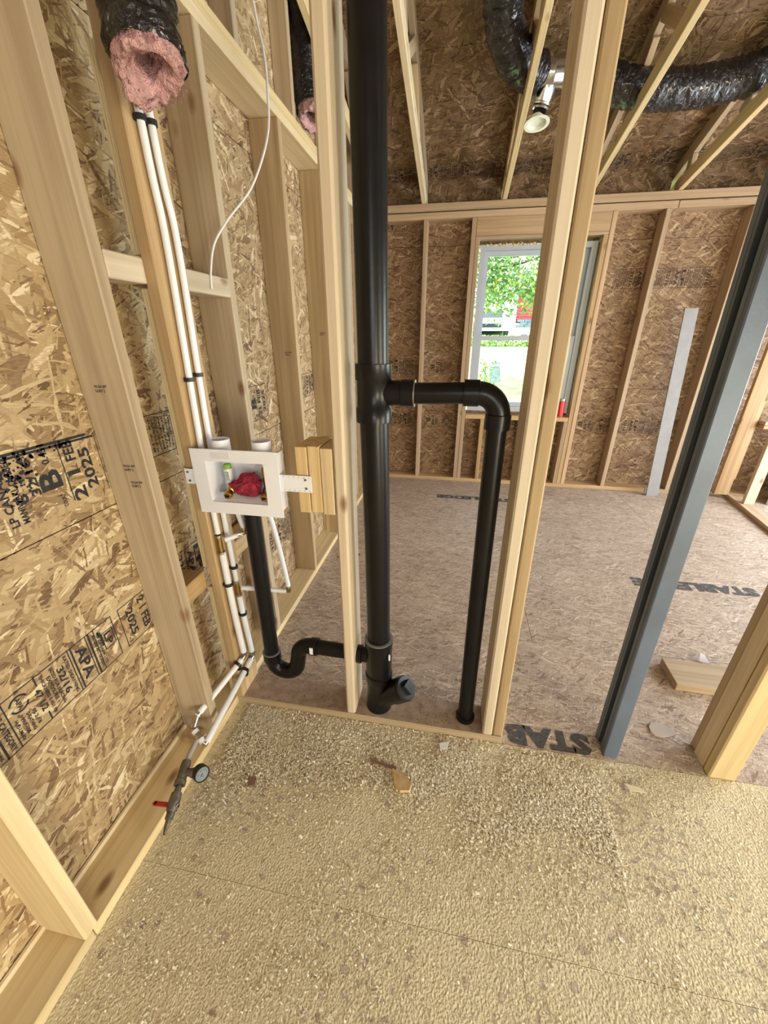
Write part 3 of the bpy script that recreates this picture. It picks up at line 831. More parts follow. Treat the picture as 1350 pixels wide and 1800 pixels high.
for i in range(9):
    x = -0.8 + 0.6 * i
    if 0.35 < x < 1.5: continue
    lumber('stud', wn, (x, -3.1, W2), (x, -3.1, 2.5), W2, ww, PINE_FAR)

wb = empty('added_stud_screen', (1.6, -0.95, 0), kind='structure')  # unseen studs added to break the rear light into soft streaks
lumber('bottom_plate', wb, (0.95, -0.95, 0.019), (3.2, -0.95, 0.019), W2, ww, PINE, xdir=(0, 0, 1))
lumber('top_plate', wb, (0.95, -0.95, 2.9), (3.2, -0.95, 2.9), W2, ww, PINE, xdir=(0, 0, 1))
for i in range(6): lumber('stud', wb, (0.97 + 0.4064 * i, -0.95, W2), (0.97 + 0.4064 * i, -0.95, 2.88), W2, ww, PINE)
# far right partition running to the far wall
wp = empty('wall_partition', (2.7, 3.8, 0), kind='structure')
lumber('bottom_plate', wp, (2.69, 3.30, 0.019), (2.83, 4.22, 0.019), 0.12, W2, PINE_FAR)
lumber('stud', wp, (2.81, 3.98, W2), (2.81, 3.98, 2.5), 0.089, W2, PINE_WHITE)
lumber('end_stud', wp, (2.70, 4.215, W2), (2.70, 4.215, 2.5), 0.13, W2, PINE_FAR)
lumber('nailer_strip', wp, (2.775, 4.232, 0.20), (2.775, 4.232, 0.95), 0.03, 0.03, PINE_FAR)
for z in (0.73, 0.765):
    lumber('sill_board', wp, (2.80, 4.19, z), (3.6, 4.19, z), 0.032, 0.10, PINE_FAR, xdir=(0, 0, 1))
lumber('stud', wp, (3.16, 4.19, 0.04), (3.16, 4.19, 0.71), W2, 0.09, PINE_FAR)

# ================================================================== ROOF
ce = empty('ceiling', (0.6, 0.6, 3.9), kind='structure')
ZR, SR = 2.80, 0.36
cl = math.sqrt(1 + SR * SR)
YR = 0.6
def roof_pt(x, y): return Vector((x, y, ZR + SR * (4.3 - y) if y > YR else ZR + SR * (4.3 - 2 * YR + y)))
rpn = {}
for sg in (1, -1):
    vs_ = [roof_pt(xx, yy) + Vector((0, 0, dz)) for dz in (0.017, 0.03) for (xx, yy) in ((-1.2, YR), (4.4, YR), (4.4, YR + sg * 4.2), (-1.2, YR + sg * 4.2))]
    mesh_obj('roof_leak_backing', vs_, [(0, 1, 2, 3), (7, 6, 5, 4), (0, 4, 5, 1), (1, 5, 6, 2), (2, 6, 7, 3), (3, 7, 4, 0)], BACKING, ce)  # added backing that keeps light out of the roof panel gaps
ycuts = [4.75, 3.40, 2.25, 1.10, YR]
for i, (ya, yb) in enumerate(zip(ycuts[:-1], ycuts[1:])):
    xs = [-1.2, 1.33, 3.77, 4.4] if i % 2 == 0 else [-1.2, 0.1, 2.55, 4.4]
    for a, b in zip(xs[:-1], xs[1:]):
        # v runs up the slope, the face normal points down into the room
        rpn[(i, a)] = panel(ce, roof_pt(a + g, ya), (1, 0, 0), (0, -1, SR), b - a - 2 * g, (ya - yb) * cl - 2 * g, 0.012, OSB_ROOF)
for i, (ya, yb) in enumerate(zip([YR, -0.7, -2.0, -3.6][:-1], [YR, -0.7, -2.0, -3.6][1:])):
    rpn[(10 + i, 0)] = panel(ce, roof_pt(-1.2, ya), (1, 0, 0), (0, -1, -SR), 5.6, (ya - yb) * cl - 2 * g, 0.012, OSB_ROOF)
for (i, a, x1, L, sd, yy) in ((0, -1.2, 1.30, 2.05, 21, 4.39), (0, 1.33, 3.7, 2.3, 22, 4.39), (1, -1.2, 0.05, 0.5, 23, 3.12), (1, 0.1, 0.8, 0.6, 24, 3.12)):
    u = Vector((1, 0, 0)); v = Vector((0, -1, SR)).normalized()
    row_stamp(rpn[(i, a)], roof_pt(x1 - L, yy), u, v, L, 0.15, sd, INK_FADED)

# trusses
def zb(y): return 2.56 + 0.2 * (4.25 - y) if y > YR else 2.56 + 0.2 * (4.25 - 2 * YR + y)
def zt(y): return ZR + SR * (4.3 - y) if y > YR else ZR + SR * (4.3 - 2 * YR + y)
TX = [-0.838, -0.40, 0.29, 0.97, 1.65, 2.33, 3.01, 3.69]
places = ['gable truss lying on the left wall beside the black duct', 'roof truss just right of the tall black vent stack', 'roof truss carrying the white round vent ring',
          'roof truss crossing in front of the sagging black duct', 'roof truss that the sagging duct passes behind, at the right',
          'roof truss at the far upper right corner above the grey stud', 'roof truss beyond the frame on the right side', 'outermost roof truss near the right wall']
for i, x in enumerate(TX):
    t = empty('roof_truss', (x, YF, 2.56), label='pale pine ' + places[i], cat='truss', group='roof trusses')
    h2 = 0.0445 / math.cos(math.atan(0.2)); ht = 0.0445 / math.cos(math.atan(SR)) + 0.001
    ct = PINE_LIGHT
    ym = 2 * YR - 4.62
    lumber('bottom_chord', t, (x, 4.34, zb(4.34) + h2), (x, YR, zb(YR) + h2), W2, 0.089, ct)
    lumber('bottom_chord', t, (x, 2 * YR - 4.34, zb(2 * YR - 4.34) + h2), (x, YR, zb(YR) + h2), W2, 0.089, ct)
    lumber('top_chord', t, (x, 4.62, zt(4.62) - ht), (x, YR, zt(YR) - ht), W2, 0.089, PINE)
    lumber('top_chord', t, (x, ym, zt(ym) - ht), (x, YR, zt(YR) - ht), W2, 0.089, PINE)
    for (ya, yb) in ((4.18, 4.18), (3.62, 3.35), (2.95, 3.25), (2.85, 2.35), (1.7, 2.2), (YR, YR)):
        lumber('web', t, (x, ya, zb(ya) + 0.085), (x, yb, zt(yb) - 0.09), W2 * 0.98, 0.064, PINE)

# ================================================================== STEEL STUD (C section, open side to the left)
ss = empty('steel_stud', (0.694, 1.18, 0), 'blue-grey steel C-section stud standing alone in the doorway opening', 'metal stud')
lean = -0.026
def ssec(pts):
    vs = []; H = 3.09
    for (z, dx) in ((0.0, 0.0), (H, lean * H / 1.6)):
        for p in pts: vs.append((p[0] + dx, p[1], z))
    n = len(pts)
    fs = [(i, (i + 1) % n, n + (i + 1) % n, n + i) for i in range(n)] + [tuple(reversed(range(n))), tuple(range(n, 2 * n))]
    return vs, fs
tk = 0.0016
def xy(a, b): return (0.668 + a, 1.133 + b)
D_, Wd, lip = 0.098, 0.052, 0.035
prof = [xy(0, lip), xy(0, 0.003), xy(0.003, 0), xy(Wd - 0.003, 0), xy(Wd, 0.003), xy(Wd, D_ - 0.003), xy(Wd - 0.003, D_), xy(0.003, D_), xy(0, D_ - 0.003), xy(0, D_ - lip),
        xy(0.014, D_ - lip), xy(0.014, D_ - lip + tk), xy(tk, D_ - lip + tk), xy(tk, D_ - 0.003 - tk), xy(0.003, D_ - tk), xy(Wd - 0.003, D_ - tk), xy(Wd - tk, D_ - 0.003), xy(Wd - tk, 0.003), xy(Wd - 0.003, tk), xy(0.003, tk), xy(tk, 0.003), xy(tk, lip - tk), xy(0.014, lip - tk), xy(0.014, lip)]
a_, b_ = ssec(prof); mb = MB().add(a_, b_); mb.build('stud_channel', STEEL, ss)
r1 = MB()
for yy in (0.02, 0.076):
    pts = [xy(-0.0012, yy - 0.002), xy(0.0003, yy - 0.002), xy(0.0003, yy + 0.002), xy(-0.0012, yy + 0.002)]
    a_, b_ = ssec(pts); r1.add(a_, b_)
r1.build('rolled_rib', STEEL, ss)

# ================================================================== BLACK DRAIN PIPES
def ring_lip(mb, c, axis, r0, r1, h=0.004):
    mb.lathe([(0, r0), (0, r1), (h, r1), (h, r0)], c, axis, 32)
SX = -0.235
stack = empty('vent_stack', (SX, YM, 0.0), 'thick black plastic stack pipe rising from the floor between the wall studs', 'pipe')
MB().tube([(SX + 0.003, YM, 0.36), (SX, YM, 0.9), (SX - 0.008, YM, 1.36)], 0.0445, 40).build('lower_pipe', ABS, stack, True, loc=(SX, YM, 0.36))
MB().tube([(SX - 0.008, YM, 1.40), (SX - 0.014, YM, 2.2), (SX - 0.02, YM, 3.6)], 0.0445, 40).build('upper_pipe', ABS, stack, True, loc=(SX, YM, 1.4))
# upper sanitary tee
mb = MB()
c = (SX - 0.007, YM, 1.26)
mb.lathe([(0, 0.046), (0, 0.054), (0.040, 0.054), (0.045, 0.050), (0.118, 0.050), (0.123, 0.054), (0.166, 0.054), (0.166, 0.046)], c, (0, 0, 1), 40)
mb.lathe([(0.03, 0.036), (0.082, 0.036), (0.084, 0.0385), (0.122, 0.0385), (0.122, 0.030)], (SX - 0.007, YM, 1.345), (1, 0, 0.0), 32)
mb.build('upper_tee', ABS, stack, True)
ml = MB(); ml.lathe([(0, 0.031), (0, 0.039), (0.003, 0.039), (0.003, 0.031)], (-0.121, YM, 1.345), (1, 0, 0), 32); ml.build('solvent_bead', NICKEL, stack, True)
# lower double tee and cleanout wye
mb = MB()
mb.lathe([(0, 0.046), (0, 0.049), (0.012, 0.053), (0.150, 0.053), (0.152, 0.056), (0.178, 0.056), (0.178, 0.046)], (SX + 0.003, YM, 0.225), (0, 0, 1), 40)
mb.lathe([(0.03, 0.030), (0.066, 0.031), (0.070, 0.037), (0.100, 0.037), (0.100, 0.028)], (SX + 0.003, YM, 0.31), (-1, 0, 0), 28)
mb.build('lower_tee', ABS, stack, True)
ml = MB(); ml.lathe([(0, 0.045), (0, 0.0565), (0.0025, 0.0565), (0.0025, 0.045)], (SX + 0.003, YM, 0.4035), (0, 0, 1), 40); ml.build('solvent_bead', plain('bead_grey', (0.22, 0.22, 0.22), 0.3), stack, True)
mb = MB()
mb.lathe([(0, 0.050), (0.0, 0.062), (0.010, 0.062), (0.035, 0.056), (0.06, 0.050), (0.19, 0.050), (0.20, 0.056), (0.232, 0.056), (0.236, 0.050)], (SX + 0.003, YM, -0.005), (0, 0, 1), 40)
wd = Vector((0.60, -0.26, 0.70)).normalized()
mb.lathe([(0.0, 0.044), (0.125, 0.044), (0.128, 0.050), (0.184, 0.050), (0.184, 0.040)], (SX + 0.003, YM, 0.075), wd, 36)
mb.build('cleanout_wye', ABS, stack, True)
capo = Vector((SX + 0.003, YM, 0.075)) + wd * 0.180
mb = MB(); mb.lathe([(0, 0.047), (0.014, 0.047), (0.018, 0.044), (0.018, 0.0005)], capo, wd, 28)
plug = mb.build('cleanout_plug', plain('plug_plastic', (0.016, 0.020, 0.022), 0.4), stack, True)
zx = wd; xx = Vector((0.3, 0.9, 0)).cross(zx).normalized(); yy_ = zx.cross(xx)
Mp = Matrix((xx, yy_, zx)).transposed().to_4x4(); Mp.translation = capo + wd * 0.018
mb = MB()
mb.box((0, 0, 0.011), (0.042, 0.042, 0.022), Mp)
o = mb.build('square_head', BLACKC, None); o.parent = plug; o.matrix_basis = Matrix.Translation(-Vector(stack.location)) @ o.matrix_basis if False else Matrix.Translation(-Vector((0, 0, 0)))
o.location = o.location - Vector((0, 0, 0)) - (plug.location + stack.location)
MB().box((SX + 0.052, YM - 0.035, 0.345), (0.006, 0.004, 0.028)).build('white_sticker', WHITE, stack)
# horizontal vent branch with bend and return pipe
vent = empty('vent_return_pipe', (0.125, YM, 0.0), 'thinner black pipe leaving the stack sideways and bending down to the floor', 'pipe')
MB().tube([(-0.125, YM, 1.345), (0.07, YM, 1.350)], 0.0302, 32).build('horizontal_pipe', ABS, vent, True, loc=(0, YM, 1.345))
mb = MB()
pth = arc((0.062, YM, 1.287), 0.0625, math.pi / 2, 0, (1, 0, 0), (0, 0, 1), 14)
mb.tube([(0.030, YM, 1.3495)] + pth + [(0.1245, YM, 1.26)], 0.0335, 32)
mb.lathe([(0, 0.03), (0, 0.0372), (0.042, 0.0372), (0.044, 0.034)], (0.022, YM, 1.3495), (1, 0, 0), 32)
mb.lathe([(0, 0.03), (0, 0.0372), (0.042, 0.0372), (0.044, 0.034)], (0.1247, YM, 1.250), (0, 0, 1), 32)
mb.build('elbow_fitting', ABS, vent, True)
MB().tube([(0.1247, YM, 1.255), (0.130, YM, 0.6), (0.135, YM, 0.03)], 0.0302, 32).build('vertical_pipe', ABS, vent, True, loc=(0.13, YM, 0.03))
mb = MB(); mb.lathe([(0, 0.030), (0, 0.038), (0.055, 0.038), (0.058, 0.031)], (0.135, YM, 0.0), (0, 0, 1), 32); mb.build('floor_coupling', ABS, vent, True)
# washer drain with trap
dr = empty('washer_drain', (-0.70, YM, 0.1), 'black standpipe below the white outlet box, ending in an s-shaped trap', 'drain pipe')
DX = -0.703
MB().tube([(DX + 0.006, YM, 0.955), (DX, YM, 0.245)], 0.0302, 32).build('standpipe', ABS, dr, True, loc=(DX, YM, 0.245))
mb = MB()
lo = arc((-0.645, YM, 0.215), 0.058, math.pi, 1.86 * math.pi, (1, 0, 0), (0, 0, 1), 14)
hi = arc((-0.525, YM, 0.262), 0.055, math.pi * 0.88, math.pi * 0.5, (1, 0, 0), (0, 0, 1), 10)
path = [(DX, YM, 0.25), (DX, YM, 0.23)] + lo + hi + [(-0.49, YM, 0.317)]
mb.tube(path, 0.0325, 28)
mb.lathe([(0, 0.03), (0, 0.0375), (0.038, 0.0375), (0.040, 0.030)], (DX, YM, 0.218), (0, 0, 1), 32)
mb.lathe([(0, 0.03), (0, 0.037), (0.030, 0.037), (0.030, 0.030)], (-0.520, YM, 0.317), (1, 0, 0), 32)
mb.lathe([(0, 0.03), (0, 0.0355), (0.020, 0.0355), (0.020, 0.030)], (-0.612, YM, 0.176), (0.9, 0, 0.35), 28)
trap = mb.build('trap', ABS, dr, True)
ml = MB(); ml.lathe([(0, 0.03), (0, 0.038), (0.0025, 0.038), (0.0025, 0.030)], (DX, YM, 0.258), (0, 0, 1), 32); ml.build('solvent_bead', bpy.data.materials['bead_grey'], dr, True)
MB().tube([(-0.49, YM, 0.317), (-0.325, YM, 0.313)], 0.0302, 32).build('arm_pipe', ABS, dr, True, loc=(-0.49, YM, 0.317))
MB().box((-0.506, YM - 0.036, 0.325), (0.014, 0.004, 0.032)).build('white_sticker', WHITE, dr)

# ================================================================== OUTLET BOX
bx = empty('laundry_outlet_box', (-0.68, 1.10, 0.95), 'white plastic laundry outlet box mounted between the studs', 'outlet box')
X0, X1, Z0, Z1 = -0.832, -0.533, 0.947, 1.170
I0, I1, J0, J1 = -0.784, -0.583, 0.989, 1.130
yf = 1.098
mb = MB()
def rbox(x0, x1, z0, z1, y0, y1): mb.box(((x0 + x1) / 2, (y0 + y1) / 2, (z0 + z1) / 2), (x1 - x0, y1 - y0, z1 - z0))
rbox(X0, I0, Z0, Z1, yf, yf + 0.006); rbox(I1, X1, Z0, Z1, yf, yf + 0.006); rbox(I0, I1, J1, Z1, yf, yf + 0.006); rbox(I0, I1, Z0, J0, yf, yf + 0.006)
mb.build('face_plate', WHITE, bx, loc=(-0.68, yf, Z0))
mb = MB()
dp = 0.092
rbox(I0 - 0.003, I0, J0, J1, yf + 0.006, yf + dp); rbox(I1, I1 + 0.003, J0, J1, yf + 0.006, yf + dp)
rbox(I0 - 0.003, I1 + 0.003, J1, J1 + 0.003, yf + 0.006, yf + dp); rbox(I0 - 0.003, I1 + 0.003, J0 - 0.003, J0, yf + 0.006, yf + dp)
rbox(I0 - 0.003, I1 + 0.003, J0 - 0.003, J1 + 0.003, yf + dp, yf + dp + 0.003)
mb.add([(I0, yf + 0.006, J0), (I1, yf + 0.006, J0), (I1, yf + 0.05, J0 + 0.016), (I0, yf + 0.05, J0 + 0.016)], [(0, 1, 2, 3)])
mb.add([(I0, yf + 0.05, J0 + 0.016), (I1, yf + 0.05, J0 + 0.016), (I1, yf + 0.05, J0), (I0, yf + 0.05, J0)], [(0, 1, 2, 3)])
mb.build('box_body', WHITE, bx, loc=(-0.68, yf + 0.05, J0))
rbx = MB()
rbx.box((X1 - 0.012, yf + 0.03, 1.066), (0.016, 0.045, 0.195))
rbx.build('side_skirt', WHITE, bx)
for cx in (-0.757, -0.612):
    mb = MB(); mb.lathe([(0, 0.031), (0.058, 0.031), (0.058, 0.027), (0.0, 0.027)], (cx + 0.004, yf + 0.055, 1.133), (0, 0, 1), 32); mb.build('inlet_hub', WHITE, bx, True)
# left bracket and right bracket with screws
MB().box((-0.850, yf + 0.005, 1.073), (0.036, 0.003, 0.052)).build('mount_tab', WHITE, bx)
MB().box((-0.482, yf + 0.010, 1.068), (0.105, 0.003, 0.055)).build('mount_bracket', WHITE, bx)
for (sx, sz, yy) in ((-0.856, 1.088, yf + 0.003), (-0.853, 1.058, yf + 0.003), (-0.449, 1.083, yf + 0.008), (-0.448, 1.054, yf + 0.008)):
    MB().lathe([(0, 0.004), (0.003, 0.0035), (0.0035, 0.0003)], (sx, yy, sz), (0, -1, 0), 10).build('screw', IRON, bx, True)
hb = MB()
for i in range(6):
    for z in (1.046, 1.090):
        hb.lathe([(0, 0.0015), (0.0006, 0.0002)], (-0.522 + i * 0.017, yf + 0.0082, z), (0, -1, 0), 6)
hb.build('bracket_holes', BLACKC, bx)['kind'] = 'stuff'
MB().box((-0.725, yf - 0.0006, 1.150), (0.065, 0.0012, 0.020)).build('plate_sticker', plain('sticker', (0.72, 0.71, 0.76), 0.5), bx)
def valve(x, side):
    v = empty('supply_valve', (x, yf + 0.05, J0), 'brass washer valve with a ' + ('green capped white arrestor at the left of the box' if side < 0 else 'brass stem at the right edge of the box'), 'valve')
    mb = MB()
    mb.lathe([(0, 0.008), (0.008, 0.011), (0.012, 0.014), (0.022, 0.017), (0.034, 0.015), (0.040, 0.010), (0.052, 0.010)], (x, yf + 0.05, J0 + 0.004), (0, 0, 1), 20)
    mb.build('valve_body', BRASS, v, True)
    mb = MB(); mb.lathe([(0, 0.010), (0.012, 0.014), (0.026, 0.014), (0.030, 0.011), (0.030, 0.006), (0.024, 0.005)], (x, yf + 0.038, J0 + 0.024), (0.2, -1, -0.15), 20); mb.build('hose_outlet', BRASS, v, True)
    mb = MB(); mb.box((x, yf + 0.006, J0 + 0.018), (0.004, 0.002, 0.012)); mb.build('outlet_slot', BLACKC, v)
    if side < 0:
        mb = MB(); mb.lathe([(0, 0.013), (0.048, 0.013)], (x, yf + 0.05, J0 + 0.056), (-0.05, 0, 1), 20); mb.build('arrestor', WHITE, v, True)
        mb = MB(); mb.lathe([(0, 0.0136), (0.013, 0.0136), (0.016, 0.011), (0.016, 0.0005)], (x - 0.0025, yf + 0.05, J0 + 0.103), (-0.05, 0, 1), 20); mb.build('green_cap', GREENTAPE, v, True)
        mb = MB(); mb.box((x, yf + 0.0355, J0 + 0.08), (0.012, 0.002, 0.03)); mb.build('printed_label', plain('label_grey', (0.35, 0.42, 0.38), 0.6, var=0.5, scale=200), v)
    else:
        mb = MB(); mb.lathe([(0, 0.011), (0.02, 0.011), (0.021, 0.008), (0.03, 0.008), (0.031, 0.011), (0.055, 0.010), (0.06, 0.0005)], (x, yf + 0.05, J0 + 0.056), (-0.05, 0, 1), 16); mb.build('arrestor', BRASS, v, True)
valve(-0.736, -1); valve(-0.604, 1)
# red rag
bmr = bmesh.new(); bmesh.ops.create_icosphere(bmr, subdivisions=5, radius=1.0)
for v in bmr.verts:
    p = v.co.copy()
    n1 = noise.fractal(p * 1.6, 1.0, 2.0, 3); n2 = abs(noise.noise(p * 3.2)) + 0.7 * abs(noise.noise(p * 7.0)) 
    r = 1 + 0.42 * n1 - 0.35 * n2
    v.co = Vector((p.x * 0.060 * r, p.y * 0.026 * r, p.z * 0.040 * r + (0.012 * math.sin(p.x * 2.2 + 1) if p.z > 0 else 0)))
    v.co.z = max(v.co.z, -0.030)
for f in bmr.faces: f.smooth = True
me = bpy.data.meshes.new('red_rag'); bmr.to_mesh(me); bmr.free(); me.materials.append(CLOTH)
rag = bpy.data.objects.new('red_rag', me); COL.objects.link(rag); rag.location = (-0.668, yf + 0.040, J0 + 0.047)
tag(rag, 'crumpled dark red rag stuffed in the white outlet box', 'rag')

# ================================================================== WHITE SUPPLY PIPES
PR = 0.0095
def clip(parent, p, d, r=PR):
    p = Vector(p); d = Vector(d).normalized()
    mb = MB(); mb.lathe([(-0.006, r + 0.001), (-0.006, r + 0.005), (0.006, r + 0.005), (0.006, r + 0.001)], p, d, 14)
    x = Vector((-1, 0, 0)) if abs(d.z) > 0.5 else Vector((0, 0, -1))
    mb.box(p + x * (r + 0.008), (0.014 if abs(d.z) > 0.5 else 0.020, 0.02 if abs(d.z) > 0.5 else 0.014, 0.012))
    return mb.build('pipe_clip', BLACKC, parent, False, loc=p)
def crimp(parent, p, d, r=PR, L=0.009):
    mb = MB(); mb.lathe([(-L / 2, r), (-L / 2, r + 0.002), (L / 2, r + 0.002), (L / 2, r)], p, d, 18)
    return mb.build('crimp_ring', NICKEL, parent, True, loc=p)
def fit(parent, pts, name, r=0.0085, mt=None):
    return MB().tube(pts, r, 14).build(name, mt or BRASS, parent, True, loc=pts[0])
cold = empty('left_supply_pipe', (-0.80, 1.13, 0.2), 'white water pipe nearer the room on the corner stud, with the upper branch tee', 'water pipe')
cold.name = 'water_pipe'
hot = empty('water_pipe', (-0.80, 1.18, 0.2), 'white water pipe further into the wall on the corner stud, with the lower branch tee', 'water pipe')
XP = -0.818
# upper runs
def run(parent, pts, name='pipe_run', r=PR, mt=None):
    return MB().tube(spline(pts, 6) if len(pts) > 2 else pts, r, 16).build(name, mt or PEX, parent, True, loc=pts[0])
run(cold, [(XP, 1.155, 3.0), (XP, 1.157, 2.0), (XP, 1.166, 1.75), (XP, 1.150, 1.38), (XP, 1.140, 1.10), (XP + 0.004, 1.135, 0.845)])
run(hot, [(XP, 1.195, 3.0), (XP, 1.197, 2.0), (XP, 1.215, 1.75), (XP, 1.20, 1.38), (XP, 1.192, 1.10), (XP, 1.197, 0.60)])
for (q, p) in ((cold, (XP, 1.157, 1.99)), (hot, (XP, 1.197, 1.995)), (cold, (XP, 1.150, 1.375)), (hot, (XP, 1.200, 1.385)),):
    clip(q, p, (0, 0, 1))
# tee on the near pipe, short branch up to the left valve
T1 = Vector((XP + 0.004, 1.135, 0.80))
fit(cold, [T1 + Vector((0, 0, 0.03)), T1 - Vector((0, 0, 0.03))], 'brass_tee', 0.0105)
crimp(cold, T1 + Vector((0, 0, 0.034)), (0, 0, 1)); crimp(cold, T1 - Vector((0, 0, 0.034)), (0, 0, 1), 0.012)
run(cold, [T1 + Vector((0.012, 0.015, 0.012)), T1 + Vector((0.062, 0.055, 0.022))], 'branch_pipe')
E1 = T1 + Vector((0.070, 0.060, 0.024))
fit(cold, [E1 - Vector((0.014, 0.008, 0)), E1, E1 + Vector((0, 0, 0.02))], 'brass_elbow'); crimp(cold, E1 + Vector((-0.018, -0.012, 0)), (1, 0.8, 0)); crimp(cold, E1 + Vector((0, 0, 0.02)), (0, 0, 1))
run(cold, [E1 + Vector((0, 0, 0.015)), E1 + Vector((-0.012, -0.01, 0.10)), Vector((-0.745, 1.15, 0.99))], 'riser_pipe')
# near pipe continues (larger)
PB = 0.0125
run(cold, [(XP + 0.006, 1.136, 0.768), (XP + 0.006, 1.138, 0.5), (XP + 0.008, 1.146, 0.275)], 'pipe_run', PB)
clip(cold, (XP + 0.006, 1.137, 0.625), (0, 0, 1), PB)
# tee on the far pipe with branch to the right valve
T2 = Vector((XP + 0.002, 1.195, 0.565))
fit(hot, [T2 + Vector((0, 0, 0.028)), T2 - Vector((0, 0, 0.028))], 'brass_tee', 0.0105)
crimp(hot, T2 + Vector((0, 0, 0.032)), (0, 0, 1)); crimp(hot, T2 - Vector((0, 0, 0.032)), (0, 0, 1), 0.011)
run(hot, [T2 + Vector((0.014, 0.004, 0)), Vector((-0.64, 1.262, 0.525))], 'branch_pipe')
E2 = Vector((-0.628, 1.264, 0.525))
fit(hot, [E2 - Vector((0.016, 0, 0)), E2, E2 + Vector((0, 0, 0.022))], 'brass_elbow'); crimp(hot, E2 - Vector((0.02, 0, 0)), (1, 0, 0)); crimp(hot, E2 + Vector((0, 0, 0.022)), (0, 0, 1))
run(hot, [E2 + Vector((0, 0, 0.02)), Vector((-0.640, 1.256, 0.70)), Vector((-0.656, 1.245, 0.86)), Vector((-0.662, 1.21, 0.972))], 'riser_pipe')
run(hot, [(XP + 0.002, 1.195, 0.535), (XP + 0.002, 1.20, 0.4), (XP + 0.002, 1.212, 0.215)], 'pipe_run', 0.0115)
clip(hot, (XP + 0.002, 1.197, 0.665), (0, 0, 1)); clip(hot, (XP + 0.002, 1.199, 0.435), (0, 0, 1), 0.0115)
# lower elbows and runs along the plate towards the camera
c1 = Vector((XP + 0.008, 1.147, 0.25)); c2 = Vector((XP + 0.002, 1.214, 0.185))
ce1 = Vector((-0.893, 0.905, 0.165)); ce2 = Vector((-0.824, 0.845, 0.115))
fit(cold, [c1 + Vector((0, 0, 0.02)), c1, c1 + (ce1 - c1).normalized() * 0.03], 'brass_elbow', 0.0105, NICKEL)
crimp(cold, c1 + Vector((0, 0, 0.018)), (0, 0, 1), PB)
run(cold, [c1 + (ce1 - c1).normalized() * 0.02, ce1], 'plate_run', PB)
clip(cold, c1 + (ce1 - c1) * 0.16, ce1 - c1, PB)
fit(hot, [c2 + Vector((0, 0, 0.02)), c2, c2 + (ce2 - c2).normalized() * 0.03], 'brass_elbow', 0.0105, NICKEL)
crimp(hot, c2 + Vector((0, 0, 0.018)), (0, 0, 1), 0.0115)
run(hot, [c2 + (ce2 - c2).normalized() * 0.02, ce2], 'plate_run', PB)
clip(hot, c2 + (ce2 - c2) * 0.20, ce2 - c2, PB)
# manifold joining both, test tee with gauge and ball valve
mf = empty('pressure_test_assembly', (-0.83, 0.70, 0.04), 'dull metal test fitting with pressure gauge and red-handled valve lying on the bottom plate', 'test gauge')
A = ce1; Bp = Vector((-0.888, 0.868, 0.145)); Cc = ce2 + Vector((-0.004, -0.006, -0.004))
fit(mf, [A + (c1 - ce1).normalized() * 0.012, A, Bp + Vector((0, 0, 0.0))], 'elbow_fitting', 0.0125, NICKEL); crimp(mf, A + (c1 - ce1).normalized() * 0.010, ce1 - c1, PB, 0.008)
md = (Cc - Bp)
run(mf, [Bp + md * 0.08, Bp + md * 0.42], 'short_pipe', 0.0125); run(mf, [Bp + md * 0.60, Bp + md * 0.90], 'short_pipe', 0.0125)
fit(mf, [Bp + md * 0.38, Bp + md * 0.64], 'center_tee', 0.0135, NICKEL)
for t in (0.1, 0.38, 0.62): crimp(mf, Bp + md * t, md, 0.0125, 0.006)
fit(mf, [Bp + md * 0.86, Cc, Cc + (c2 - ce2).normalized() * 0.02], 'elbow_fitting', 0.0125, NICKEL); crimp(mf, Cc + (c2 - ce2).normalized() * 0.02, ce2 - c2, PB, 0.008)
Tm = Bp + md * 0.5
g0 = Vector((-0.858, 0.775, 0.105)); g1 = Vector((-0.838, 0.725, 0.095)); g2 = Vector((-0.828, 0.655, 0.080))
run(mf, [Tm, g0], 'grey_nipple', 0.009, plain('grey_pipe', (0.33, 0.31, 0.32), 0.4))
mb = MB(); dd = (g2 - g0).normalized()
mb.lathe([(0, 0.008), (0.0, 0.014), (0.012, 0.0165), (0.060, 0.0165), (0.062, 0.019), (0.078, 0.019), (0.078, 0.012)], g0, dd, 18)
gd = Vector((1, 0.05, 0.02)).normalized()
gm = g0 + dd * 0.035
mb.lathe([(0.0, 0.012), (0.030, 0.013), (0.032, 0.016), (0.044, 0.016), (0.044, 0.008)], gm, gd, 18)
mb.build('iron_tee', IRON, mf, True, loc=gm)
mb = MB(); mb.lathe([(0.042, 0.006), (0.056, 0.006)], gm, gd, 12); mb.build('gauge_stem', BRASS, mf, True)
gf = gm + gd * 0.068; fd = Vector((0.90, -0.42, 0.28)).normalized()
mb = MB(); mb.lathe([(-0.022, 0.0005), (-0.022, 0.026), (0.004, 0.0275), (0.006, 0.0265), (0.006, 0.0235), (0.003, 0.023)], gf, fd, 32); ga = mb.build('gauge_case', BLACKC, mf, True, loc=gf)
mb = MB(); mb.lathe([(0.003, 0.0235), (0.0031, 0.0002)], gf, fd, 28); face = mb.build('gauge_face', plain('gauge_dial', (0.24, 0.28, 0.30), 0.3), None, True, loc=gf)
ux = Vector((0, 0, 1)).cross(fd).normalized(); uy = fd.cross(ux)
s = Stamp(gf + fd * 0.0036, ux, uy, 0.0002)
for i in range(21):
    a = math.radians(-45 + 270 * i / 20)
    s.mb.add([s.P(r * math.cos(a + q), r * math.sin(a + q)) for (r, q) in ((0.016, -0.03), (0.016, 0.03), (0.019, 0.03), (0.019, -0.03))], [(0, 1, 2, 3)])
s.text('30', 0.0085, 0.004, 0.005, 0.004); s.text('20', -0.003, 0.011, 0.005, 0.004); s.text('10', -0.014, 0.004, 0.005, 0.004); s.text('PSI', -0.003, -0.010, 0.006, 0.003)
a = math.radians(210)
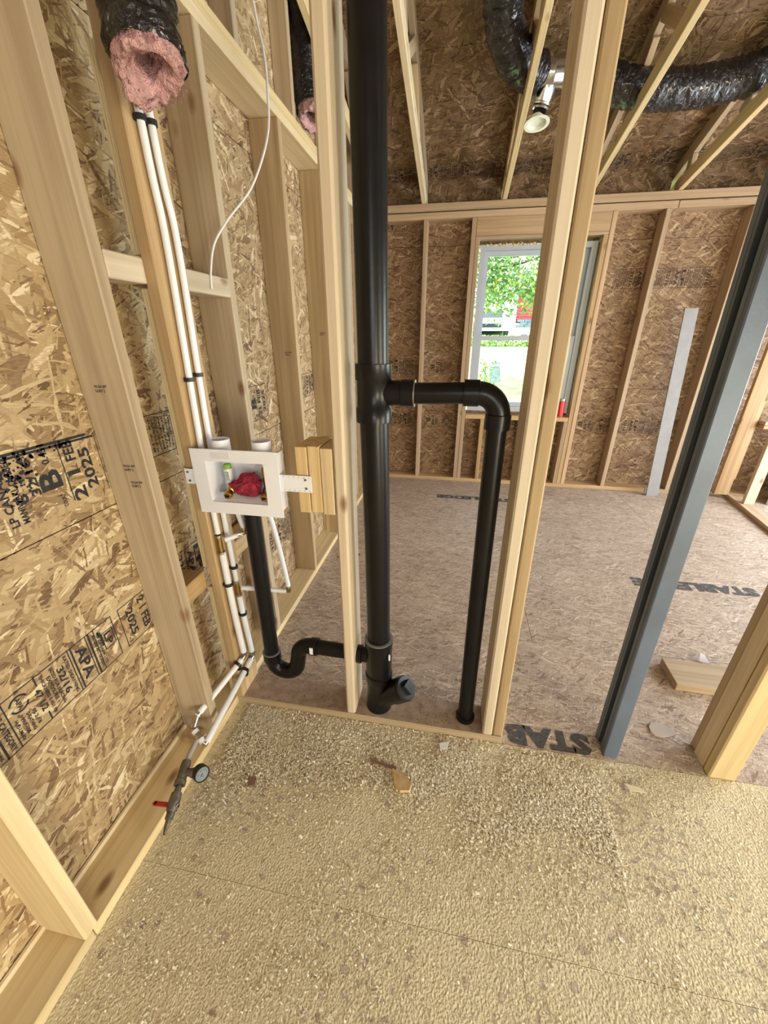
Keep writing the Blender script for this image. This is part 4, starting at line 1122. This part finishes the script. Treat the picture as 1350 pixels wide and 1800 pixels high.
s.mb.add([s.P(0.014 * math.cos(a), 0.014 * math.sin(a)), s.P(0.002 * math.cos(a + 1.5), 0.002 * math.sin(a + 1.5)), s.P(0.006 * math.cos(a + 3.14), 0.006 * math.sin(a + 3.14)), s.P(0.002 * math.cos(a - 1.5), 0.002 * math.sin(a - 1.5))], [(0, 1, 2, 3)])
dial = mesh_obj('dial_marks', s.mb.v, s.mb.f, INK)
for q in (face, dial):
    q.parent = ga; q.matrix_basis = Matrix.Translation(-(ga.location + mf.location)) @ q.matrix_basis
mb = MB(); q0 = g0 + dd * 0.078
mb.lathe([(0, 0.010), (0.02, 0.012), (0.022, 0.017), (0.050, 0.0185), (0.072, 0.017), (0.076, 0.013), (0.095, 0.013), (0.096, 0.009), (0.118, 0.007), (0.135, 0.0035)], q0, dd, 12)
mb.lathe([(0, 0.008), (0.022, 0.008), (0.024, 0.004)], q0 + dd * 0.05, (0.75, -0.25, 0.1), 12)
mb.build('ball_valve', IRON, mf, True, loc=q0)
hv = q0 + dd * 0.058
mb = MB(); Mh = Matrix.Translation(hv + Vector((-0.036, -0.004, 0.004))) @ Matrix.Rotation(math.radians(4), 4, 'Z')
mb.box((0, 0, 0), (0.052, 0.013, 0.006), Mh)
mb.lathe([(-0.003, 0.0001), (-0.003, 0.0065), (0.003, 0.0065), (0.003, 0.0001)], Mh @ Vector((-0.026, 0, 0)), (0, 0, 1), 14)
mb.build('red_lever', REDH, mf, False, loc=hv)
# small wooden cleat under the manifold
cl_ = mesh_obj('wood_cleat', *[x for x in (lambda M: (M.v, M.f))(MB().box((-0.915, 0.893, 0.052), (0.075, 0.030, 0.026)))], PINE_ORANGE)
tag(cl_, 'short orange-brown wooden cleat on the bottom plate under the pipe manifold', 'wood block')

# loose cable
cb = MB().tube(spline([(-0.655, 1.5, 2.62), (-0.639, 1.5, 2.356), (-0.622, 1.5, 2.252), (-0.621, 1.5, 2.167), (-0.635, 1.5, 2.063), (-0.70, 1.49, 1.94), (-0.79, 1.47, 1.85), (-0.84, 1.45, 1.78), (-0.856, 1.43, 1.70), (-0.857, 1.42, 1.645)], 10), 0.0036, 10).build('electric_cable', WIRE, None, True)
tag(cb, 'thin white electric cable dangling in front of the left wall studs', 'cable')

# ================================================================== DUCTS
def duct(name, pts, rad, label, seg=72, res=26, amp=0.10, wr=30, seed=0, rings=True, flare=None, cap_ends=True, parent=None, sx=1.0):
    path = spline(pts, res); n = len(path)
    T = [((path[min(i + 1, n - 1)] - path[max(i - 1, 0)]).normalized()) for i in range(n)]
    ref = Vector((1, 0, 0)) if abs(T[0].x) < 0.9 else Vector((0, 0, 1))
    x = (ref - T[0] * ref.dot(T[0])).normalized()
    vs = []
    for i in range(n):
        x = (x - T[i] * x.dot(T[i])).normalized(); y = T[i].cross(x)
        for k in range(seg):
            a = 2 * math.pi * k / seg
            dirv = x * math.cos(a) * sx + y * math.sin(a)
            p = path[i] + dirv * rad
            q = Vector((p.x, p.y, p.z)) * wr
            # folds squeezed across the run of the duct
            tl = T[i]
            st = q + tl * (q.dot(tl)) * 2.2
            d = noise.fractal(st * 0.35 + Vector((seed, 0, 0)), 0.9, 2.0, 3) * amp - abs(noise.noise(st * 0.9)) * amp * 0.5
            if flare and i > n - 6: d += random.uniform(-0.03, 0.05)
            vs.append(p + dirv * rad * d)
    fs = [(i * seg + k, i * seg + (k + 1) % seg, (i + 1) * seg + (k + 1) % seg, (i + 1) * seg + k) for i in range(n - 1) for k in range(seg)]
    o = mesh_obj(name, vs, fs, FILM, parent, True)
    if label: tag(o, label, 'air duct')
    return o, path
def pink_end(parent, c, axis, ro, ri, seed, depth=0.30, sx=1.0, rag=0.0):
    """fluffy fibre ring between liner and film, with the dark hollow"""
    c = Vector(c); z = Vector(axis).normalized()
    x = (Vector((1, 0, 0)) - z * z.x).normalized(); y = z.cross(x)
    prof = [(-0.06, ro * 0.96), (-0.02, ro * 0.98), (0.004, ro * 0.97), (0.018, ro * 0.90), (0.026, ro * 0.80), (0.026, ro * 0.68), (0.018, ro * 0.58), (0.004, ri * 1.1), (-0.02, ri), (-0.06, ri * 0.95), (-0.14, ri * 0.8), (-depth, ri * 0.45), (-depth - 0.01, 0.002)]
    # subdivide profile
    pf = []
    for a, b in zip(prof[:-1], prof[1:]):
        for t in (0, 0.33, 0.66): pf.append((a[0] + (b[0] - a[0]) * t, a[1] + (b[1] - a[1]) * t))
    pf.append(prof[-1]); seg = 96; vs = []
    for h, r in pf:
        for k in range(seg):
            a = 2 * math.pi * k / seg
            lob = 1 + (0.22 * math.sin(2 * a + seed) + 0.12 * math.sin(3 * a + 1.3)) * (1 if r < ro * 0.62 else 0.15)
            p = c + z * h + (x * math.cos(a) * sx + y * math.sin(a)) * r * lob
            f = noise.fractal(p * 60 + Vector((seed, 0, 0)), 0.7, 2.1, 5)
            f2 = noise.noise(p * 14 + Vector((seed, 3, 0)))
            amt = 0.009 if -0.03 < h else 0.006
            sag = rag * max(0, math.cos(a - 3.6)) ** 4 * (1 if (h > 0 or r > ro * 0.9) and h > -0.03 else 0)
            p = p + z * (f * amt + f2 * 0.012 + sag) + (x * math.cos(a) + y * math.sin(a)) * (f * 0.007)
            vs.append(p)
    n = len(pf)
    fs = [(i * seg + k, i * seg + (k + 1) % seg, (i + 1) * seg + (k + 1) % seg, (i + 1) * seg + k) for i in range(n - 1) for k in range(seg)]
    o = mesh_obj('fibre_lining', vs, fs, PINK, parent, True)
    return o
def fibres(parent, c, axis, ro, N, seed, L=0.03):
    R = random.Random(seed); c = Vector(c); z = Vector(axis).normalized(); x = (Vector((1, 0, 0)) - z * z.x).normalized(); y = z.cross(x); mb = MB()
    for i in range(N):
        a = R.uniform(0, 2 * math.pi); r = ro * R.uniform(0.5, 1.0)
        p = c + (x * math.cos(a) + y * math.sin(a)) * r + z * 0.015
        d = (z * R.uniform(0.3, 1) + (x * math.cos(a) + y * math.sin(a)) * R.uniform(-0.4, 0.7) + Vector((0, 0, -0.7))).normalized(); l = L * R.uniform(0.3, 1)
        w_ = 0.00055; sd = d.cross(Vector((R.random(), R.random(), R.random()))).normalized() * w_
        q = p + d * l * 0.5 + Vector((R.uniform(-1, 1), R.uniform(-1, 1), R.uniform(-1, 1))) * l * 0.15; e = p + d * l
        mb.add([p - sd, p + sd, q + sd, q - sd, e], [(0, 1, 2, 3), (3, 2, 4)])
    o = mb.build('loose_fibres', PINK, parent); o['kind'] = 'stuff'; return o

# the near duct hanging down with its torn pink end
d1, path = duct('insulated_duct', [(-0.765, 1.09, 3.0), (-0.755, 1.09, 2.6), (-0.742, 1.09, 2.34), (-0.728, 1.085, 2.17), (-0.706, 1.064, 2.038)], 0.077,
                'black plastic insulated duct hanging at upper left with torn pink end', seed=1, flare=True, amp=0.10, wr=26)
ax = Vector((0.22, -0.42, -0.88)).normalized()
endp = Vector((-0.704, 1.062, 2.036))
pink_end(d1, endp, ax, 0.070, 0.026, 1.0, 0.16, rag=0.03)
fibres(d1, endp, ax, 0.070, 1800, 3, 0.018)
# the second one behind the gable studs
d2, path = duct('insulated_duct', [(-0.93, 2.86, 3.25), (-0.925, 2.80, 2.95), (-0.91, 2.74, 2.72), (-0.88, 2.70, 2.60)], 0.075,
                'black insulated duct behind the partition stud, just above the left wall plate', seed=5, amp=0.12)
pink_end(d2, (-0.868, 2.69, 2.575), (0.25, -0.5, -0.8), 0.074, 0.03, 2.2, 0.10)
# supply duct coming down to the metal wye
d3, path = duct('insulated_duct', [(0.03, 2.50, 3.30), (0.065, 2.75, 3.17), (0.10, 2.98, 3.03), (0.18, 3.16, 2.95), (0.27, 3.28, 2.945), (0.335, 3.35, 2.94)], 0.098,
                'shiny black duct curving down from above into the metal fitting', seed=9, amp=0.13, wr=30)
# sagging duct to the right
d4, path = duct('insulated_duct', [(0.56, 3.42, 2.955), (0.68, 3.44, 2.925), (0.83, 3.46, 2.90), (1.05, 3.47, 2.865), (1.30, 3.49, 2.865), (1.54, 3.50, 2.895), (1.80, 3.50, 2.96), (2.1, 3.50, 2.98), (2.6, 3.5, 2.98)], 0.098,
                'black duct sagging sideways between the roof trusses at upper right', seed=13, amp=0.12, wr=30)
# metal wye and vent ring
wy = empty('metal_duct_fitting', (0.43, 3.38, 2.94), 'shiny sheet-metal duct tee between the two black ducts', 'duct fitting')
mb = MB(); mb.lathe([(0, 0.060), (0.02, 0.068), (0.10, 0.068), (0.105, 0.072), (0.11, 0.068), (0.24, 0.066)], (0.325, 3.35, 2.94), (0.24, 0.065, 0.01), 36); mb.build('fitting_barrel', ALU, wy, True)
mb = MB(); mb.lathe([(0.03, 0.068), (0.08, 0.066), (0.13, 0.052), (0.134, 0.056), (0.142, 0.052), (0.152, 0.056), (0.160, 0.050)], (0.42, 3.40, 2.955), (-0.18, 0.12, -0.98), 32); mb.build('fitting_neck', ALU, wy, True)
nk = Vector((0.42, 3.40, 2.955)) + Vector((-0.18, 0.12, -0.98)).normalized() * 0.16
mb = MB(); mb.lathe([(0, 0.040), (0.05, 0.040)], nk, (0, 0, -1), 24); mb.build('black_stub', ABS, wy, True)
rg = empty('vent_ring', (0.385, 3.45, 2.735), 'round white plastic vent collar fixed to a truss under the metal duct tee', 'vent')
rc = nk + Vector((-0.008, 0.0, -0.062)); ra = Vector((0.05, -0.18, -0.98)).normalized()
mb = MB(); mb.lathe([(-0.03, 0.046), (0, 0.052), (0.004, 0.078), (0.008, 0.078), (0.008, 0.058), (-0.010, 0.054), (-0.012, 0.0005)], rc, ra, 40)
mb.build('round_collar', plain('collar_white', (0.74, 0.74, 0.66), 0.45), rg, True)
mb = MB(); pts = [rc + Vector(q) for q in ((-0.066, 0.02, 0), (-0.066, -0.035, 0.006), (-0.105, -0.02, 0.008), (-0.105, 0.012, 0.004))]
mb.add(pts + [p + Vector((0, 0, -0.005)) for p in pts], [(0, 1, 2, 3), (7, 6, 5, 4), (0, 4, 5, 1), (1, 5, 6, 2), (2, 6, 7, 3), (3, 7, 4, 0)])
mb.build('fixing_tab', bpy.data.materials['collar_white'], rg)
MB().lathe([(0, 0.004), (0.004, 0.003), (0.004, 0.0002)], rc + Vector((-0.093, -0.004, -0.0)), (0, 0, -1), 8).build('screw', IRON, rg)

# ================================================================== LOOSE THINGS
# leaning primed board
o = lumber('leaning_board', None, (2.048, 4.14, 0.001), (1.965, 4.236, 1.715), 0.108, 0.014, BOARDW, bev=0.001)
tag(o, 'grey-white painted board leaning upright against the far wall studs', 'board')
o = lumber('white_panel', None, (3.40, 4.085, 0.001), (3.40, 4.12, 0.66), 0.70, 0.03, WHITE, bev=0.002)
tag(o, 'white panel standing on the floor at the far right behind the partition stud', 'panel')
# can on the window sill
can = empty('drink_can', (1.040, YF + 0.015, 0.7445), 'red drink can with silver top standing on the window sill, behind the doorway stud', 'can')
mb = MB(); mb.lathe([(0.004, 0.034), (0.010, 0.044), (0.158, 0.044)], (1.040, YF + 0.015, 0.7445), (0, 0, 1), 28); mb.build('can_body', CANRED, can, True)
mb = MB(); mb.lathe([(0.158, 0.044), (0.170, 0.038), (0.173, 0.038), (0.170, 0.036), (0.170, 0.0005)], (1.040, YF + 0.015, 0.7445), (0, 0, 1), 28); mb.build('can_top', ALU, can, True)
mb = MB(); mb.lathe([(0, 0.0005), (0, 0.032), (0.004, 0.034)], (1.040, YF + 0.015, 0.7445), (0, 0, 1), 28); mb.build('can_base', ALU, can, True)
# wood off-cut on the floor
oc = lumber('lumber_offcut', None, (1.16, 1.610, 0.020), (1.50, 1.60, 0.020), 0.165, W2, PINE, xdir=(0, 1, 0), bev=0.002)
oc.location.x = 1.10
tag(oc, 'thick pine off-cut lying flat on the floor behind the right post', 'wood block')
# odd scraps
def scrap(name, outline, z, th, mt, label, cat, tilt=(0, 0)):
    cx = sum(p[0] for p in outline) / len(outline); cy = sum(p[1] for p in outline) / len(outline)
    vs = [(p[0] - cx, p[1] - cy, (p[0] - cx) * tilt[0] + (p[1] - cy) * tilt[1] + k) for k in (0, th) for p in outline]
    n = len(outline)
    zmin = min(v[2] for v in vs)
    vs = [(a, b, c - zmin) for a, b, c in vs]
    fs = [tuple(reversed(range(n))), tuple(range(n, 2 * n))] + [(i, (i + 1) % n, n + (i + 1) % n, n + i) for i in range(n)]
    M = Matrix.Translation((cx, cy, z))
    o = mesh_obj(name, vs, fs, mt, None, False, M)
    tag(o, label, cat); return o
leaf = [(0.905 + 0.0, 1.262)] + [(0.895, 1.275), (0.897, 1.300), (0.915, 1.322), (0.945, 1.328), (0.975, 1.312), (1.000, 1.283), (0.965, 1.268), (0.93, 1.258)]
scrap('drywall_scrap', leaf, 0.001, 0.006, DRYW, 'leaf-shaped beige board scrap on the floor right of the steel stud foot', 'scrap')
scrap('plastic_shard', [(1.300, 1.735), (1.345, 1.725), (1.335, 1.765), (1.320, 1.775)], 0.004, 0.003, WHITE, 'small white triangular shard behind the pine off-cut', 'scrap', (0.1, 0.5))
scrap('wood_chip', [(-0.135, 0.935), (-0.075, 0.905), (-0.055, 0.885), (-0.062, 0.862), (-0.095, 0.858), (-0.118, 0.880)], 0.004, 0.014, PINE_END, 'split pine chip in the saw dust in front of the vent stack', 'scrap', (0.15, 0.05))
scrap('wood_splinter', [(-0.225, 0.958), (-0.12, 0.945), (-0.12, 0.936), (-0.222, 0.948)], 0.006, 0.006, plain('brown_splinter', (0.20, 0.11, 0.07), 0.8), 'dark brown splinter lying beside the split pine chip', 'scrap')
scrap('paper_scrap', [(0.035, 1.068), (0.075, 1.075), (0.068, 1.05), (0.04, 1.045)], 0.004, 0.002, WHITE, 'small white paper scrap by the foot of the partition plate', 'scrap', (0.2, 0.3))
scrap('wood_shaving', [(0.708, 1.035), (0.76, 1.025), (0.775, 1.01), (0.72, 1.012)], 0.003, 0.003, plain('pale_shaving', (0.72, 0.66, 0.52), 0.8), 'long pale shaving in front of the steel stud', 'scrap', (0.1, 0.1))
scrap('wood_flake', [(-0.655, 0.815), (-0.632, 0.822), (-0.620, 0.795), (-0.645, 0.785)], 0.003, 0.003, bpy.data.materials['brown_splinter'], 'brown square flake on the dusty floor beside the pressure gauge', 'scrap')

# ================================================================== SAW DUST (stuff)
def chips(name, N, sampler, smin, smax, mt, zlift=0.0):
    pos = []
    while len(pos) < N:
        k = sampler()
        if k is not None: pos.append(k)
    P = np.array(pos)
    n = len(P)
    ang = RNG.uniform(0, 2 * np.pi, n); L = RNG.uniform(smin, smax, n) * RNG.uniform(0.6, 1.5, n); Wc = L * RNG.uniform(0.2, 0.55, n)
    tilt = RNG.normal(0, 0.35, n); curl = RNG.uniform(0.0, 0.9, n) * L
    z = RNG.uniform(0.0008, 0.003, n) + zlift
    c, s_ = np.cos(ang), np.sin(ang)
    V = np.zeros((n, 6, 3))
    for j, (lx, wy) in enumerate(((-0.5, -0.5), (-0.5, 0.5), (0, -0.5), (0, 0.5), (0.5, -0.5), (0.5, 0.5))):
        a = lx * L; b = wy * Wc
        V[:, j, 0] = P[:, 0] + a * c - b * s_; V[:, j, 1] = P[:, 1] + a * s_ + b * c
        V[:, j, 2] = z + np.abs(lx * L * np.sin(tilt)) * (1 if lx >= 0 else 0.2) + (curl * 0.6 if lx == 0 else 0) + np.abs(wy * Wc * 0.3)
    F = np.array([[0, 2, 3, 1], [2, 4, 5, 3]])
    faces = (np.arange(n)[:, None, None] * 6 + F[None]).reshape(-1, 4)
    me = bpy.data.meshes.new(name)
    me.vertices.add(n * 6); me.vertices.foreach_set('co', V.reshape(-1))
    me.loops.add(len(faces) * 4); me.loops.foreach_set('vertex_index', faces.reshape(-1).astype(np.int32))
    me.polygons.add(len(faces)); me.polygons.foreach_set('loop_start', (np.arange(len(faces)) * 4).astype(np.int32))
    me.polygons.foreach_set('loop_total', np.full(len(faces), 4, dtype=np.int32))
    me.update(calc_edges=True); me.validate()
    me.materials.append(mt)
    o = bpy.data.objects.new(name, me); COL.objects.link(o)
    return o
def chip_mat():
    m, n, l, b = mat('sawdust')
    geo = n.new('ShaderNodeNewGeometry'); r = n.new('ShaderNodeValToRGB')
    el = r.color_ramp.elements; el[0].position = 0; el[0].color = (0.40, 0.29, 0.17, 1); el[1].position = 1; el[1].color = (0.92, 0.88, 0.76, 1)
    e = el.new(0.10); e.color = (0.68, 0.58, 0.40, 1); e = el.new(0.45); e.color = (0.84, 0.77, 0.58, 1)
    l.new(geo.outputs['Random Per Island'], r.inputs[0]); l.new(r.outputs[0], b.inputs['Base Color']); b.inputs['Roughness'].default_value = 0.85
    return m
CHIP = chip_mat()
def samp_front():
    x = RNG.uniform(-0.80, 0.62); y = 1.112 - abs(RNG.normal(0, 0.17))
    if x < -0.35 and RNG.random() < 0.35: return None
    if y < 0.2: return None
    if 0.285 < x < 0.62 and y > 1.085 and RNG.random() < 0.75: return None
    d = noise.noise(Vector((x * 7, y * 7, 1.3)))
    return (x, y) if RNG.random() < 0.55 + d else None
def samp_near():
    x = RNG.uniform(-0.82, 2.2); y = RNG.uniform(0.02, 1.10)
    d = noise.noise(Vector((x * 4, y * 4, 7.7))) + 0.5 * noise.noise(Vector((x * 13, y * 13, 2.7)))
    return (x, y) if RNG.random() < 0.35 + d * 0.9 else None
def samp_far():
    x = RNG.uniform(-0.8, 2.4); y = 1.27 + RNG.uniform(0, 1) ** 1.6 * 2.8
    d = noise.noise(Vector((x * 4, y * 4, 9.7)))
    return (x, y) if RNG.random() < 0.35 + d else None
def samp_plate():
    x = RNG.uniform(-0.82, 0.17); y = RNG.uniform(1.12, 1.25)
    if (x - SX) ** 2 + (y - YM) ** 2 < 0.07 ** 2: return None
    return (x, y)
o = chips('sawdust_heap', 42000, samp_front, 0.003, 0.0095, CHIP); tag(o, 'pale yellow saw dust and shavings heaped in front of the partition plate', 'saw dust', kind='stuff')
o = chips('sawdust_scatter', 32000, samp_near, 0.002, 0.0075, CHIP); tag(o, 'pale saw dust and chips strewn over the near floor', 'saw dust', kind='stuff')
o = chips('sawdust_traces', 5000, samp_far, 0.002, 0.007, CHIP); tag(o, 'thin traces of saw dust on the floor beyond the partition', 'saw dust', kind='stuff')
o = chips('plate_sawdust', 700, samp_plate, 0.002, 0.006, plain('dark_chips', (0.16, 0.09, 0.05), 0.9), W2); tag(o, 'dark saw dust specks on the plate under the black pipes', 'saw dust', kind='stuff')

# ================================================================== OUTSIDE
def gz(y): return -0.35 + max(0, y - 5) * 0.10
yard = mesh_obj('yard_ground', [(-30, 4.7, gz(4.7)), (50, 4.7, gz(4.7)), (-30, 45, gz(45)), (50, 45, gz(45))], [(0, 1, 3, 2)], plain('grass', (0.30, 0.42, 0.16), 0.9, var=0.35, scale=2.5))
tag(yard, kind='structure')
path_o = mesh_obj('gravel_drive', [(-8, 8.5, gz(8.5) + 0.01), (14, 8.5, gz(8.5) + 0.01), (-8, 17, gz(17) + 0.01), (14, 17, gz(17) + 0.01)], [(0, 1, 3, 2)], plain('gravel', (0.62, 0.60, 0.55), 0.9, var=0.15, scale=6))
tag(path_o, kind='structure')
hs = empty('red_house', (5.5, 28, 2.0), 'red-sided house with stone base beyond the yard, seen through the window', 'house')
red = plain('red_siding', (0.42, 0.06, 0.07), 0.7)
mb = MB()
for i in range(9): mb.box((5.9, 28.0 - 0.02 * (i % 2), 2.45 + i * 0.16), (5.2, 0.3, 0.145))
q = mb.build('siding_boards', red, hs); q['kind'] = 'stuff'
MB().box((5.9, 28.2, 3.2), (5.1, 0.2, 2.0)).build('wall', red, hs)
sm = plain('stone_blue', (0.16, 0.20, 0.25), 0.8, var=0.4, scale=3); mb = MB()
for i in range(3):
    for j in range(11): mb.box((3.6 + j * 0.46 + (0.2 if i % 2 else 0), 27.9, 2.02 + i * 0.15), (0.43, 0.25, 0.135))
q = mb.build('stone_base', sm, hs); q['kind'] = 'stuff'
MB().box((3.05, 27.9, 2.8), (0.45, 0.4, 1.8)).build('corner_column', WHITE, hs)
mb = MB(); mb.add([(3.0, 27.4, 4.0), (8.8, 27.4, 4.0), (8.8, 30, 5.4), (3.0, 30, 5.4), (3.0, 27.4, 3.85), (8.8, 27.4, 3.85), (8.8, 30, 5.25), (3.0, 30, 5.25)], [(0, 1, 2, 3), (7, 6, 5, 4), (0, 4, 5, 1), (1, 5, 6, 2), (3, 7, 4, 0)])
mb.build('roof', plain('roof_grey', (0.2, 0.2, 0.2), 0.8), hs)
car = empty('parked_car', (1.5, 22, gz(22)), 'pale grey parked car facing the house, seen through the window', 'car')
cz = gz(22)
carm = plain('car_paint', (0.45, 0.48, 0.50), 0.25, metal=0.4)
mb = MB(); 
sec = [(0.0, 0.35), (0.05, 0.75), (0.9, 0.92), (1.5, 1.35), (3.0, 1.38), (3.8, 0.95), (4.2, 0.9), (4.3, 0.35)]
for sgn in (0,):
    vs_ = []
    for (yy, zz) in sec:
        hw = 0.85 if zz < 1.0 else 0.68
        vs_ += [(1.5 - hw, 22 + yy, cz + zz), (1.5 + hw, 22 + yy, cz + zz)]
    n = len(sec)
    fs_ = [(2 * i, 2 * i + 1, 2 * i + 3, 2 * i + 2) for i in range(n - 1)] + [(2 * n - 2, 2 * n - 1, 1, 0), tuple(2 * i for i in range(n)), tuple(2 * i + 1 for i in reversed(range(n)))]
    mb.add(vs_, fs_)
mb.build('car_body', carm, car)
dk = plain('car_dark', (0.03, 0.035, 0.04), 0.2)
MB().add([(0.92, 23.0 - 0.04, cz + 0.97), (2.08, 23.0 - 0.04, cz + 0.97), (2.05, 23.42, cz + 1.33), (0.95, 23.42, cz + 1.33)], [(0, 1, 2, 3)]).build('windshield', dk, car)
MB().box((1.5, 21.99, cz + 0.6), (0.9, 0.06, 0.16)).build('grille', dk, car)
for sx_ in (-1, 1):
    for yy in (22.7, 25.4):
        MB().lathe([(-0.1, 0.002), (-0.1, 0.32), (0.1, 0.32), (0.1, 0.002)], (1.5 + sx_ * 0.78, yy, cz + 0.32), (1, 0, 0), 20).build('wheel', dk, car)
# leaning sheet in the yard
bd = empty('yard_sign', (0.69, 8, gz(8)), 'grey-green printed panel standing on a post in the bright yard', 'sign')
Mx = Matrix.Translation((0.69, 8, 0.86)) @ Matrix.Rotation(math.radians(-6), 4, 'Y')
MB().box((0, 0, 0), (0.19, 0.012, 0.36), Mx).build('sign_panel', plain('panel_grey', (0.20, 0.26, 0.26), 0.7, var=0.3, scale=20), bd)
MB().tube([(0.70, 8.02, gz(8)), (0.69, 8.02, 0.9)], 0.012, 8).build('post', IRON, bd)
MB().box((0, -0.008, 0.13), (0.15, 0.003, 0.03), Mx).build('panel_band', WHITE, bd)

def leaves(name, N, fn, mt, s0, s1, parent):
    P = np.array([fn() for _ in range(N)]); V = np.zeros((N, 4, 3))
    A = RNG.normal(0, 1, (N, 3)); A /= np.linalg.norm(A, axis=1)[:, None]; B_ = np.cross(A, RNG.normal(0, 1, (N, 3))); B_ /= np.linalg.norm(B_, axis=1)[:, None]
    Ls = RNG.uniform(s0, s1, N)[:, None]
    V[:, 0] = P - A * Ls; V[:, 1] = P + B_ * Ls * 0.45; V[:, 2] = P + A * Ls; V[:, 3] = P - B_ * Ls * 0.45
    me = bpy.data.meshes.new(name); me.vertices.add(N * 4); me.vertices.foreach_set('co', V.reshape(-1))
    me.loops.add(N * 4); me.loops.foreach_set('vertex_index', np.arange(N * 4, dtype=np.int32))
    me.polygons.add(N); me.polygons.foreach_set('loop_start', (np.arange(N) * 4).astype(np.int32)); me.polygons.foreach_set('loop_total', np.full(N, 4, dtype=np.int32))
    me.update(calc_edges=True); me.materials.append(mt)
    o = bpy.data.objects.new(name, me); COL.objects.link(o)
    if parent: wpar(o, parent)
    o['kind'] = 'stuff'; return o
def leaf_mat():
    m, n, l, b = mat('foliage'); geo = n.new('ShaderNodeNewGeometry'); r = n.new('ShaderNodeValToRGB')
    el = r.color_ramp.elements; el[0].color = (0.09, 0.20, 0.05, 1); el[1].color = (0.40, 0.55, 0.16, 1)
    e = el.new(0.9); e.color = (0.60, 0.42, 0.08, 1); e = el.new(0.86); e.color = (0.30, 0.48, 0.13, 1)
    l.new(geo.outputs['Random Per Island'], r.inputs[0]); l.new(r.outputs[0], b.inputs['Base Color'])
    b.inputs['Roughness'].default_value = 0.6
    return m
LEAF = leaf_mat()
tree = empty('yard_tree', (2.1, 10.5, gz(10.5)), 'leafy green tree with yellowing leaves outside the window', 'tree')
cl_pts = [(RNG.uniform(-0.3, 4.0), RNG.uniform(9.4, 11.6), RNG.uniform(2.25, 5.0)) for _ in range(110)]
def lf():
    c = cl_pts[RNG.integers(len(cl_pts))]
    return (c[0] + RNG.normal(0, 0.22), c[1] + RNG.normal(0, 0.22), c[2] + RNG.normal(0, 0.20))
leaves('crown', 30000, lf, LEAF, 0.035, 0.07, tree)
tb = MB(); tb.tube([(2.9, 10.6, gz(10.6)), (2.85, 10.55, 1.6), (2.6, 10.5, 2.8), (2.3, 10.4, 4.6)], [0.16, 0.13, 0.10, 0.04], 10)
for c in cl_pts[:26]: tb.tube([(2.65, 10.5, 2.5 + RNG.uniform(0, 1)), (0.5 * (2.65 + c[0]), 0.5 * (10.5 + c[1]), 0.5 * (2.7 + c[2]) + 0.2), c], [0.035, 0.02, 0.008], 5)
tb.build('trunk', plain('bark', (0.12, 0.09, 0.06), 0.9), tree, True)
sh = empty('yard_shrub', (0.46, 7.3, gz(7.3)), 'small leafy sapling beside the grey panel in the yard', 'shrub')
leaves('leaf_cluster', 260, lambda: (0.47 + RNG.normal(0, 0.07), 7.3 + RNG.normal(0, 0.1), 0.85 + RNG.uniform(-0.55, 0.28)), LEAF, 0.02, 0.04, sh)
MB().tube([(0.47, 7.3, gz(7.3)), (0.47, 7.3, 1.05)], 0.006, 6).build('stem', bpy.data.materials['bark'], sh)
hd = empty('hedge_row', (1, 19, gz(19)), 'low green hedge along the far edge of the yard', 'hedge')
leaves('leaf_mass', 3500, lambda: (RNG.uniform(-1, 7), 19 + RNG.normal(0, 0.15), gz(19) + RNG.uniform(0, 0.45)), LEAF, 0.04, 0.08, hd)
